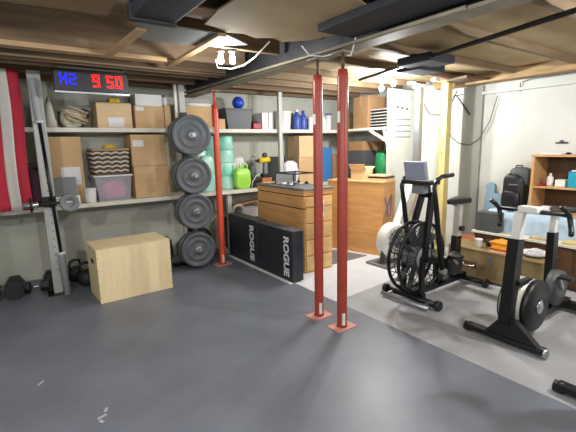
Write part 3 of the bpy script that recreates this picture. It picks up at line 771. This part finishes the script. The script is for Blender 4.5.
# ------------------------------------------------------------------ wooden crates
t = thing('wooden_crate', 'amber wooden crate with plank seams behind the black foam blocks', 'crate', (2.67, 3.47, 0))
MB().box(0, .42, 0, 1.0, 0, .74, bev=.004).link('lower_case', 'pine', t)
MB().box(0, .42, 0, 1.0, .755, .885, bev=.004).link('drawer_layer', 'pine', t)
MB().box(.008, .412, .008, .992, .738, .757).link('seam', 'pine_dark', t)
MB().box(.008, .412, .008, .992, .884, .897).link('seam', 'pine_dark', t)
MB().box(0, .42, 0, 1.0, .896, .955, bev=.004).link('top_layer', 'pine', t)
MB().box(-.01, .435, -.012, 1.01, .955, .98, bev=.004).link('worktop', 'grey', t)
for k, z in enumerate((.02, .21, .4, .585)):
    MB().box(.02, .4, -.012, -.0005, z, z+.17, bev=.003).link('front_board', 'pine2', t)
MB().box(.02, .4, -.012, -.0005, .77, .87, bev=.003).link('front_board', 'pine2', t)
pl = MB().box(.14, .28, -.0155, -.0125, .64, .83).link('paper_label', 'paper', t)
MB().box(.2, .27, -.017, -.0157, .7, .8).link('label_print', 'purple', pl)
# tray on it
t = thing('parts_tray', 'black-framed open case of small parts on the left wooden crate', 'tray', (2.92, 3.98, .9815))
MB().box(-.16, .16, -.2, .2, 0, .006).link('tray_floor', 'grey', t)
for a in ((-.16, .16, -.2, -.19), (-.16, .16, .19, .2), (-.16, -.15, -.2, .2), (.15, .16, -.2, .2)):
    MB().box(a[0], a[1], a[2], a[3], .135, .15).link('frame_rail', 'black', t)
for x in (-.155, .155):
    for y in (-.195, .195): MB().box(x-.006, x+.006, y-.006, y+.006, .006, .135).link('corner_post', 'black', t)
MB().box(-.149, .149, .191, .195, .006, .135).link('back_pane', 'grey', t)
rnd = random.Random(5)
for k in range(8):
    q = MB(); x = -.12+.24*rnd.random(); y = -.15+.4*rnd.random(); 
    if k % 2: q.lathe([(.02, 0), (.025, .02), (.01, .03)], (0, 0, 0), n=12)
    else: q.box(-.03, .03, -.015, .015, 0, .02, bev=.003)
    tag(q.link('hardware_piece', ['white', 'grey', 'cream', 'black'][k % 4], loc=(2.8+.075*(k % 4), 3.87+.16*(k//4)+.02*rnd.random(), .9885)), 'small loose hardware piece lying in the black-framed tray', 'hardware', 'small parts in the tray')
tag(MB().box(0, .22, 0, .2, 0, .01, bev=.002).link('wooden_board', 'cardboard2', loc=(2.7, 4.25, .981)), 'thin pinkish wooden board on the left crate near the drill', 'board')

t = thing('wooden_crate', 'amber wooden crate with purple mark beside the white end panel', 'crate', (3.895, 3.40, 0), math.radians(15.6))
MB().box(0, .36, 0, .84, 0, .96, bev=.004).link('case', 'pine', t)
MB().box(-.008, .37, -.008, .85, .96, .98, bev=.003).link('lid', 'pine2', t)
for z in (.3, .62): MB().box(-.0012, .36, -.0012, .84, z, z+.008).link('seam', 'pine2', t)
b = MB().use('purple')
b.beam((.06, -.003, .78), (.16, -.003, .5), .001, .03, (1, 0, 0)); b.beam((.06, -.0035, .52), (.2, -.0035, .76), .001, .03, (1, 0, 0)); b.beam((.24, -.003, .8), (.22, -.003, .5), .001, .03, (1, 0, 0))
b.link('painted_mark', parent=t)
carton(3.93, 4.11, 3.78, 4.02, .9802, 1.12, 'small open cardboard box on the right wooden crate', m='cardboard2', rz=.25, flaps=True, tape=False)
t = thing('pizza_box', 'flat tan box with dark edge on the right wooden crate', 'box', (4.06, 3.58, .981), .27)
MB().box(-.13, .13, -.13, .13, 0, .03, bev=.004).link('box_body', 'cardboard', t)
MB().box(-.13, .14, -.13, .13, .032, .05, bev=.004).link('black_sleeve', 'black', t)
MB().box(-.12, .12, -.12, .13, .052, .075, bev=.004).link('lid', 'cardboard2', t)

# ------------------------------------------------------------------ fan bike
t = thing('exercise_bike', 'black fan exercise bike with moving arms and round caged fan', 'exercise bike', (2.95, 2.2, .008))
FC = Vector((.045, 0, .415))
# cage
b = MB()
for y in (-.055, .055):
    b.ring((FC.x, y, FC.z), .322, .016, 'y', 48, 8)
    b.ring((FC.x, y*1.3, FC.z), .23, .004, 'y', 40, 6); b.ring((FC.x, y*1.4, FC.z), .12, .005, 'y', 32, 6)
for k in range(24):
    a = 2*PI*k/24; c, s_ = math.cos(a), math.sin(a)
    b.rod((FC.x+.322*c, -.055, FC.z+.322*s_), (FC.x+.322*c, .055, FC.z+.322*s_), .004, n=6)
    for y in (-1, 1):
        b.tube([(FC.x+.318*c, .057*y, FC.z+.318*s_), (FC.x+.23*c, .072*y, FC.z+.23*s_), (FC.x+.1*c, .077*y, FC.z+.1*s_)], .0035, 5)
b.link('fan_cage', 'black_metal', t)
b = MB()
for k in range(10):
    a = 2*PI*k/10; d = Vector((math.cos(a), 0, math.sin(a)))
    b.beam(FC+d*.06, FC+d*.31, .1, .004, (0, 1, 0)) if False else b.beam(FC+d*.06, FC+d*.31, .07, .006, Vector((0, 1, 0)).cross(d)+Vector((0, .35, 0)))
b.link('fan_blades', 'darkgrey', t)
MB().lathe([(.05, -.088), (.1, -.084), (.105, -.075), (.105, .075), (.1, .084), (.05, .088)], FC, 'y', 28).link('fan_hub', 'grey', t)
# frame
b = MB()
b.beam((.0, 0, .075), (.85, 0, .085), .06, .06)
for y in (-.1, .1):
    b.beam((0, y, .07), (0, y, .44), .03, .05, (1, 0, 0)); b.beam((0, y, .42), (.38, y, .33), .03, .05)
    b.beam((.02, y, .42), (.17, y*.5, 1.0), .035, .06, (1, 0, 0))
b.beam((.38, -.13, .33), (.38, .13, .33), .05, .05); b.beam((.0, -.13, .075), (.0, .13, .075), .05, .05)
b.beam((.38, 0, .33), (.4, 0, .08), .06, .08, (1, 0, 0)); b.beam((.38, 0, .33), (.72, 0, .14), .05, .07)
b.beam((.17, -.07, .98), (.17, .07, .98), .05, .05)
b.beam((.17, 0, .98), (.14, 0, 1.1), .05, .05, (1, 0, 0))
b.link('frame', 'black_metal', t)
for x, wv in ((-.02, .29), (.85, .24)):
    q = MB(); q.rod((x, -wv, .045), (x, wv, .045), .028, n=14); stab = q.link('stabilizer', 'black_metal', t)
    for sg in (-1, 1):
        MB().lathe([(.03, -.02), (.044, -.018), (.044, .018), (.03, .02)], (x, sg*(wv+.0), .0445), 'y', 16).link('foot_cap', 'black', stab)
MB().rod((-.12, -.26, .03), (-.12, .26, .03), .018).link('wind_bar', 'steel', t)
for y in (-.2, .2): MB().beam((-.12, y, .03), (-.02, y, .045), .02, .02).link('bar_bracket', 'steel', t)
# crank
MB().lathe([(.07, -.03), (.11, -.025), (.11, .025), (.07, .03)], (.4, -.16, .32), 'y', 24).link('crank_cover', 'black', t)
for sg in (-1, 1):
    ca = MB().beam((.4, sg*.19, .32), (.4+sg*.12, sg*.19, .32-sg*.11), .02, .03).link('crank_arm', 'steel', t)
    MB().box(.36+sg*.12, .46+sg*.12, sg*.24-.05, sg*.24+.05, .2-sg*.11+.1, .225-sg*.11+.1, bev=.005).link('pedal', 'black', ca)
# arms
for sg in (-1, 1):
    y = -.20 if sg < 0 else .14
    pts = [(.16, y, .30), (.08, y, .6), (.02, y, .9), (-.02, y, 1.07), (.01, y, 1.13), (.08, y, 1.16), (.24, y, 1.165)]
    lv = MB().tube(pts[:5], [.024, .024, .022, .018, .017], 12).link('lever_arm', 'black_metal', t)
    MB().tube(pts[4:], .019, 12).link('hand_grip', 'black', lv)
    MB().rod((.16, y-.03, .3), (.16, y+.03, .3), .03).link('pivot', 'grey', t)
# console
MB().box(-.03, .01, -.11, .11, 1.13, 1.29, bev=.01, R=(0, -.2, 0)).link('console_shield', 'fanpanel', t)
MB().box(-.02, .14, -.15, .15, 1.085, 1.12, bev=.01).link('console_base', 'black', t)
MB().box(.02, .1, -.06, .06, 1.0, 1.085, bev=.01).link('console_bracket', 'grey', t)
# seat post
b = MB(); b.beam((.67, 0, .09), (.68, 0, .52), .06, .09, (1, 0, 0)); b.link('seat_tower', 'black_metal', t)
b = MB(); b.beam((.68, 0, .5), (.695, 0, .83), .06, .06, (1, 0, 0)); b.link('seat_post', 'silverdrum', t)
MB().rod((.685, -.07, .6), (.685, -.03, .6), .025).link('adjust_knob', 'black', t)
MB().box(.62, .78, -.03, .03, .83, .85).link('seat_rail', 'steel', t)
q = MB(); q.prism([(.51, -.02), (.51, .02), (.62, .05), (.71, .085), (.77, .09), (.80, .06), (.80, -.06), (.77, -.09), (.71, -.085), (.62, -.05)], .852, .905)
o = q.link('saddle', 'black', t); md = o.modifiers.new('b', 'BEVEL'); md.width = .015; md.segments = 3

# ------------------------------------------------------------------ upright rower
t = thing('rowing_machine', 'white rowing machine stored upright on its flywheel end', 'rowing machine', (3.78, 3.16, 0))
MB().lathe([(.08, -.105), (.2, -.1), (.22, -.08), (.22, .04), (.2, .06), (.08, .065)], (0, 0, .28), 'y', 40).link('flywheel_housing', 'white', t)
b = MB()
for k in range(3): b.ring((0, -.108, .28), .07+.04*k, .004, 'y', 32, 5)
for k in range(16):
    a = 2*PI*k/16; b.rod((.03*math.cos(a), -.108, .28+.03*math.sin(a)), (.18*math.cos(a), -.106, .28+.18*math.sin(a)), .003, n=5)
b.link('vent_grille', 'black', t)
MB().lathe([(.03, -.114), (.05, -.11), (.05, -.105)], (0, 0, .28), 'y', 20).link('hub_cap', 'grey', t)
b = MB(); b.beam((-.16, -.03, .2), (-.2, -.03, .03), .06, .03, (0, 1, 0)); b.link('foot_leg', 'darkgrey', t)
MB().box(-.28, .2, -.2, .15, 0.0, .03, bev=.006).link('floor_foot', 'grey', t)
MB().beam((.10, -.02, .40), (.45, 0, 1.02), .15, .10, (0, 1, 0)).link('frame_arm', 'white', t)
MB().beam((.21, -.078, .5), (.49, -.06, 1.0), .04, .012, (0, 1, 0)).link('frame_strip', 'beige', t)
MB().box(.4, .52, -.06, .06, .92, 1.12, bev=.01).link('joint_bracket', 'darkgrey', t)
MB().box(.42, .49, -.04, .04, 1.1, 2.14, bev=.005).link('monorail', 'steel', t)
MB().box(.39, .52, -.05, .05, 2.12, 2.16, bev=.005).link('rail_end_cap', 'white', t)

# ------------------------------------------------------------------ upright bike (bike erg)
def make_erg(lab, loc):
    t = thing('exercise_bike', lab, 'exercise bike', loc)
    fb = MB().box(-.035, .035, -.235, .315, .025, .065, bev=.008).link('front_foot_bar', 'black_metal', t)
    for sg in (-1, 1): MB().lathe([(.02, -.03), (.034, -.025), (.034, .025), (.02, .03)], (0, sg*.265+.04, .034), 'y', 16).link('foot_cap', 'steel' if sg < 0 else 'black', fb)
    MB().prism([(-.2, .065), (.16, .065), (.06, .2), (-.04, .2)], -.025, .025, 'x').link('gusset', 'black_metal', t)
    MB().beam((0, .03, .15), (.1, .05, .76), .075, .09, (1, 0, 0)).link('front_column', 'black_metal', t)
    MB().beam((.1, .05, .76), (.125, .045, .955), .055, .065, (1, 0, 0)).link('handlebar_post', 'white', t)
    MB().box(.08, .16, -.08, .05, .955, 1.0, bev=.01).link('monitor', 'white', t)
    hb = MB().tube([(.13, -.25, .965), (.13, .0, .965), (.13, .2, .965)], .014, 10).link('handlebar', 'black', t)
    for y in (.2, -.25):
        MB().tube([(.05, y+.02, 1.025), (.08, y+.01, 1.005), (.13, y, .965), (.13, y-.01, .915), (.1, y-.03, .865), (.07, y-.04, .85)], .016, 10).link('grip', 'black', hb)
    MB().beam((.0, 0, .12), (.99, 0, .1), .06, .05).link('main_rail', 'black_metal', t)
    MB().lathe([(.08, -.1), (.18, -.095), (.195, -.075), (.195, -.05)], (.25, .02, .25), 'y', 40).link('flywheel_cover', 'black', t)
    MB().lathe([(.1, -.05), (.192, -.05), (.192, .10), (.1, .10)], (.25, .02, .25), 'y', 44).link('flywheel_drum', 'silverdrum', t)
    MB().lathe([(.19, .10), (.19, .11), (.16, .12), (.08, .125)], (.25, .02, .25), 'y', 40).link('flywheel_cover', 'black', t)
    MB().lathe([(.03, -.115), (.05, -.11), (.05, -.1)], (.25, .02, .25), 'y', 20).link('axle_cap', 'chrome', t)
    MB().beam((.06, 0, .45), (.25, 0, .44), .04, .03).link('top_brace', 'black_metal', t)
    MB().lathe([(.05, -.05), (.14, -.045), (.14, .02), (.05, .03)], (.64, -.02, .30), 'y', 32).link('chain_cover', 'darkgrey', t)
    for sg in (-1, 1):
        ca = MB().beam((.64, sg*.08, .3), (.64+sg*.09, sg*.08, .3-sg*.12), .018, .028).link('crank_arm', 'steel', t)
        MB().box(.60+sg*.09, .68+sg*.09, sg*.13-.045, sg*.13+.045, .29-sg*.12, .31-sg*.12, bev=.004).link('pedal', 'black', ca)
    MB().beam((.64, 0, .3), (.66, 0, .1), .05, .07, (1, 0, 0)).link('rear_strut', 'black_metal', t)
    MB().beam((.66, .02, .12), (.71, .05, .72), .055, .08, (1, 0, 0)).link('seat_column', 'black_metal', t)
    MB().beam((.71, .05, .72), (.72, .05, .88), .04, .05, (1, 0, 0)).link('seat_post', 'white', t)
    q = MB(); q.prism([(.58, -.02), (.58, .02), (.7, .045), (.78, .1), (.86, .1), (.88, .05), (.88, -.05), (.86, -.1), (.78, -.1), (.7, -.045)], .882, .915)
    o = q.link('saddle', 'black', t); o.location = (0, .02, 0); md = o.modifiers.new('b', 'BEVEL'); md.width = .015; md.segments = 3
    MB().box(.95, 1.03, -.22, .22, .03, .09, bev=.008).link('rear_foot_bar', 'black_metal', t)
    return t
e0 = make_erg('black upright exercise bike with silver flywheel and white monitor', (2.80, 1.25, .008))
dup(e0, (2.47, .50, .008), .0, 'exercise bike mostly out of frame, only its foot at lower right corner')

# ------------------------------------------------------------------ right side furniture
t = thing('storage_chest', 'olive brown trunk with ring handles on the floor behind the bikes', 'trunk', (3.93, 1.52, .0))
MB().box(0, .33, 0, .95, .03, .33, bev=.005).link('trunk_body', 'trunk', t)
MB().box(-.008, .338, -.008, .958, .33, .342, bev=.003).link('lid', 'trunk', t)
for y in (.02, .9): MB().box(.01, .05, y, y+.03, 0, .03).link('foot', 'brown', t)
for y in (.02, .9): MB().box(.28, .32, y, y+.03, 0, .03).link('foot', 'brown', t)
for y in (.25, .7):
    q = MB(); q.tube([(-.004, y-.06, .18), (-.02, y-.055, .155), (-.02, y+.055, .155), (-.004, y+.06, .18)], .007, 8); q.link('pull_handle', 'chrome', t)
    MB().box(-.003, 0, y-.08, y+.08, .13, .2).link('handle_plate', 'brown', t)
MB().box(-.004, 0, .46, .50, .2, .29).link('latch', 'steel', t)
t = thing('paper_cup', 'white paper cup standing on the olive trunk', 'cup', (4.04, 2.19, .3425))
MB().lathe([(.028, 0), (.03, .002), (.04, .085), (.042, .09), (.038, .09), (.027, .004)], n=22).link('cup_body', 'white', t)
tag(MB().use('black').lump((0, 0, 0), (.09, .1, .07), 70).link('black_pouch', loc=(4.16, 2.12, .3425)), 'small black pouch between cup and orange cloth', 'pouch')
tag(MB().use('orange').lump((0, 0, 0), (.18, .26, .1), 71, .25).link('orange_cloth', loc=(4.1, 1.95, .3425)), 'bright orange crumpled cloth on the olive trunk', 'cloth')
tag(MB().box(-.08, .08, -.11, .11, 0, .004).link('magazine', 'redbase', loc=(4.04, 1.98, .3425), rot=(0, 0, .3)) if False else MB().box(-.05, .05, -.09, .09, 0, .004).link('magazine', 'redbase', loc=(4.0, 1.95, .3425), rot=(0, 0, .2)), 'red and white magazine lying in front of the orange cloth', 'magazine')
t = thing('plate_dish', 'round white dish of odds and ends on the trunk', 'dish', (4.12, 1.66, .3425))
MB().lathe([(.06, 0), (.1, .015), (.13, .04), (.125, .042), (.095, .02), (.02, .012)], n=30).link('dish', 'white', t)
MB().lump((0, 0, .018), (.14, .12, .05), 72).link('contents', 'bag', t)

t = thing('low_cabinet', 'low brown cabinet with white edged top along the right wall', 'cabinet', (4.33, .9, 0))
MB().box(.01, .58, .02, 1.5, .03, .43).link('cabinet_body', 'brown', t)
MB().box(-.02, .6, 0, 1.53, .43, .457, bev=.004).link('cabinet_top', 'shelf', t)
for k in range(3):
    d = MB().box(0, .01, .03+.49*k, .5+.49*k, .05, .42, bev=.002).link('door', 'brown', t)
    MB().rod((-.015, .42+.49*k, .3), (0, .42+.49*k, .3), .01).link('knob', 'steel', d)
for y in (.04, 1.44):
    for x in (.03, .52): MB().box(x, x+.04, y, y+.04, 0, .03).link('foot', 'brown', t)
# yellow cushion / papers on the edge
tag(MB().box(-.055, .06, -.24, .22, 0, .03, bev=.01).link('folded_towel', 'yellow', loc=(4.385, 1.3, .4575)), 'pale yellow folded towel along the cabinet front edge', 'towel')
tag(MB().box(-.05, .05, -.12, .1, 0, .025, bev=.008).link('folded_towel', 'beige', loc=(4.38, 1.72, .4575)), 'beige folded towel on the cabinet edge behind the monitor post', 'towel')
# cloth covered chest
t = thing('covered_chest', 'bulky chest draped in pale blue cloth on the low cabinet', 'chest', (4.69, 1.55, .4575))
q = MB()
nx, ny = 40, 12
rows = []
prof = [(-.215, 0), (-.21, .06), (-.205, .13), (-.2, .2), (-.17, .225), (.0, .228), (.2, .228)]
for j, (px, pz) in enumerate(prof):
    row = []
    for i in range(61):
        y = -.6+1.4*i/60
        w = (1-pz/.24)*.018*math.sin(i*.9+math.sin(i*.37)*2)
        row.append(q.bm.verts.new((px-w if px < 0 and j < 4 else px, y, pz+.004*math.sin(i*.5+j))))
    rows.append(row)
for j in range(len(prof)-1):
    for i in range(60):
        f = q.bm.faces.new((rows[j][i], rows[j][i+1], rows[j+1][i+1], rows[j+1][i])); f.smooth = True
q.link('cloth_cover', 'blue_cloth', t)
MB().box(-.15, .2, -.6, .8, 0, .212).link('chest_body', 'blue_board', t)
# round tipped blue board standing at left
q = MB()
poly = [(2.20, .459), (2.62, .459), (2.60, .62), (2.57, .85)]
for k in range(9):
    a = PI*k/8; poly.append((2.525+.055*math.cos(a), .90+.055*math.sin(a)))
poly += [(2.47, .83), (2.36, .81), (2.2, .80)]
poly = [(p[0]+.03, p[1]) for p in poly]
q.prism(poly, 4.905, 4.94, 'x')
tag(q.link('foam_board', 'blue_board'), 'dusty blue foam board with a rounded tip leaning at wall', 'board')
t = thing('desktop_box', 'square charcoal box standing on the cabinet left end', 'box', (4.385, 2.27, .4575))
MB().box(-.06, .06, -.13, .13, 0, .22, bev=.006).link('box_body', 'darkgrey', t)
MB().box(-.0615, -.06, -.11, .11, .02, .2).link('front_panel', 'grey', t) if False else None
# black backpack
t = thing('backpack', 'black backpack propped beside the wooden hutch', 'backpack', (4.62, 2.10, .6885))
MB().lump((.0, .02, 0), (.24, .27, .42), 80, .05).link('bag_body', 'black', t)
MB().lump((.02, -.02, .28), (.2, .24, .2), 81, .05).link('top_pocket', 'darkgrey', t)
MB().lump((-.1, .02, .03), (.1, .22, .2), 82, .05).link('front_pocket', 'black', t)
MB().box(-.125, -.115, -.05, .04, .29, .305).link('logo_strip', 'steel', t)
MB().tube([(0, -.04, .46), (0, -.03, .5), (0, .03, .5), (0, .04, .46)], .008).link('carry_loop', 'black', t)
# hutch
t = thing('wooden_hutch', 'oak bookshelf hutch standing on the blue covered chest', 'bookshelf', (4.55, .99, .6885))
MB().box(0, .33, .93, .955, 0, .6).link('side_panel', 'bookwood', t)
MB().box(0, .33, .0, .025, 0, .6).link('side_panel', 'bookwood', t)
MB().box(-.005, .335, -.01, .965, .6, .622, bev=.002).link('top_board', 'bookwood', t)
MB().box(.0, .325, .026, .929, .275, .295).link('middle_shelf', 'bookwood', t)
MB().box(.0, .325, .026, .929, .0, .02).link('bottom_board', 'bookwood', t)
MB().box(.32, .33, .026, .929, .02, .6).link('back_panel', 'brown', t)
# hutch contents
HZ = .6885+.2955
t = thing('teal_bin', 'teal storage bin with papers on the hutch shelf', 'bin', (4.69, 1.5, HZ))
MB().box(-.11, .11, -.17, .11, 0, .15, bev=.006).link('bin_body', 'teal', t)
MB().box(-.112, .112, -.172, .112, .15, .158).link('rim', 'midblue', t)
tag(MB().box(-.1, .1, -.15, .1, 0, .012, R=(0, .0, 0)).link('paper_pile', 'paper', loc=(4.69, 1.49, HZ+.16)), 'white papers piled on the teal bin', 'papers')
bucket(4.66, 1.80, HZ, .032, .13, 'white bottle on the hutch shelf', 'white', 'white', 'bottle', 'bottle', True)
carton(4.6, 4.74, 1.64, 1.73, HZ, HZ+.07, 'small white box beside the teal bin', m='white', tape=False, name='white_box')
tag(MB().use('redplastic').box(-.05, .06, -.035, .03, 0, .02, bev=.004).link('red_notebook', loc=(4.63, 1.845, HZ+.0005)) if False else MB().box(-.05, .06, -.02, .02, 0, .025, bev=.004).link('red_notebook', 'redplastic', loc=(4.6, 1.858, HZ+.0005)), 'small red notebook at the left end of hutch shelf', 'notebook')
tag(MB().use('bag').lump((0, 0, 0), (.14, .2, .06), 90).link('white_cloth', loc=(4.62, 1.78, .6885+.0205)), 'bunched white and blue cloth under the hutch shelf', 'cloth')
tag(MB().use('black').ball((0, 0, .012), .02, (1.6, 1.3, .6)).link('small_gadget', loc=(4.62, 1.64, 1.3108)), 'tiny black gadget on top of the hutch', 'gadget')
tag(MB().use('white').box(-.06, .06, -.1, .1, 0, .012, bev=.003).link('white_booklet', loc=(4.68, 1.8, 1.3112)), 'thin white booklet lying on top of the hutch', 'booklet')
# wall items
t = thing('wall_clip', 'small dark wall clip above the hutch', 'wall hook', (4.944, 1.83, 1.425))
MB().box(-.006, .005, -.06, .06, -.006, .008).link('clip_bar', 'black', t)
MB().ball((-.008, 0, .014), .018, (.6, 1.2, 1)).link('clip_top', 'darkgrey', t)
t = thing('shelf_bracket', 'dark triangular bracket on the right wall by grey strip', 'bracket', (4.945, 2.93, 1.95))
MB().beam((-.005, .22, .11), (-.005, -.08, .12), .012, .012).link('bracket_arm', 'black', t)
MB().beam((-.035, .1, .1), (-.035, -.08, -.12), .016, .02).link('bracket_brace', 'black', t) if False else MB().beam((-.045, .14, .1), (-.045, -.05, -.15), .012, .015, (1, 0, 0)).link('bracket_brace', 'black', t)
tag(MB().use('cord_dark').tube([(4.90, 3.2, 1.75), (4.9, 3.12, 1.52), (4.9, 3.0, 1.44), (4.9, 2.85, 1.42), (4.9, 2.73, 1.5), (4.91, 2.62, 1.7), (4.92, 2.55, 2.0)], .006, 6).link('wall_cable'), 'dark cable drooping across the grey wall strip', 'cable')
tag(MB().use('cord_dark').tube([(4.94, 3.6, 2.0), (4.93, 3.5, 1.86), (4.93, 3.35, 1.83), (4.93, 3.2, 1.9), (4.94, 3.1, 2.12)], .006, 6).link('wall_cable'), 'dark cable loop between steel rail and yellow post', 'cable')
tag(MB().use('steel').tube([(4.94, 2.3, 2.02), (4.92, 2.3, 2.12), (4.92, 2.2, 2.14), (4.92, 1.0, 2.141)], .008, 6).link('conduit'), 'thin metal conduit along the top of the right wall', 'conduit')
for k, (x, y) in enumerate(((4.2, 3.2), (4.25, 2.9))):
    t = thing('ceiling_hook', ('left' if not k else 'right')+' small white lit hook fixture above the steel rail', 'hook', (x-.02, y+.03, 2.165))
    MB().box(-.05, .05, -.03, .03, 0, .034, bev=.004).link('hook_block', 'white', t)
# terracotta pot & box behind bike seat
t = thing('clay_pot', 'terracotta pot on the floor beside the yellow post', 'pot', (4.55, 2.62, 0))
MB().lathe([(.1, 0), (.11, .01), (.15, .24), (.165, .24), (.165, .3), (.14, .3), (.13, .25)], n=28).link('pot_body', 'clay', t)
carton(4.42, 4.68, 2.5, 2.72, .305, .5, 'brown carton standing on the terracotta pot', m='cardboard3', tape=False) if False else None
# chalk marks on floor
for k, (x, y, w, a) in enumerate(((.27, 2.19, .05, .3), (.30, 2.24, .035, 1.1), (.26, 2.15, .03, 2), (.02, 2.77, .05, .9))):
    tag(MB().box(-w/2, w/2, -.008, .008, 0, .0008).link('chalk_scuff', 'speckle', loc=(x, y, .0123), rot=(0, 0, a)), 'pale scuff mark on the dark rubber floor in the foreground', 'scuff', 'scuff marks on the rubber floor')

# ------------------------------------------------------------------ world & camera
w = bpy.data.worlds.new('World'); S.world = w; w.use_nodes = True
w.node_tree.nodes['Background'].inputs['Color'].default_value = (.6, .65, .7, 1)
w.node_tree.nodes['Background'].inputs['Strength'].default_value = .3

cam = bpy.data.cameras.new('Camera'); co = bpy.data.objects.new('Camera', cam); COL.objects.link(co)
f = 395.; yaw = math.radians(35.2); pitch = math.radians(10); roll = math.radians(1.2)
F = Vector((math.sin(yaw)*math.cos(pitch), math.cos(yaw)*math.cos(pitch), -math.sin(pitch)))
R = Vector((math.cos(yaw), -math.sin(yaw), 0)); Uv = R.cross(F)
R2 = R*math.cos(roll)-Uv*math.sin(roll); U2 = R*math.sin(roll)+Uv*math.cos(roll)
mx = Matrix((R2, U2, -F)).transposed().to_4x4(); mx.translation = Vector((0, 0, 1.45))
co.matrix_world = mx
cam.sensor_width = 36; cam.lens = f/576*36; cam.clip_start = .05
S.camera = co
S.view_settings.view_transform = 'Standard'; S.view_settings.look = 'None'
S.view_settings.exposure = .72; S.view_settings.gamma = 1
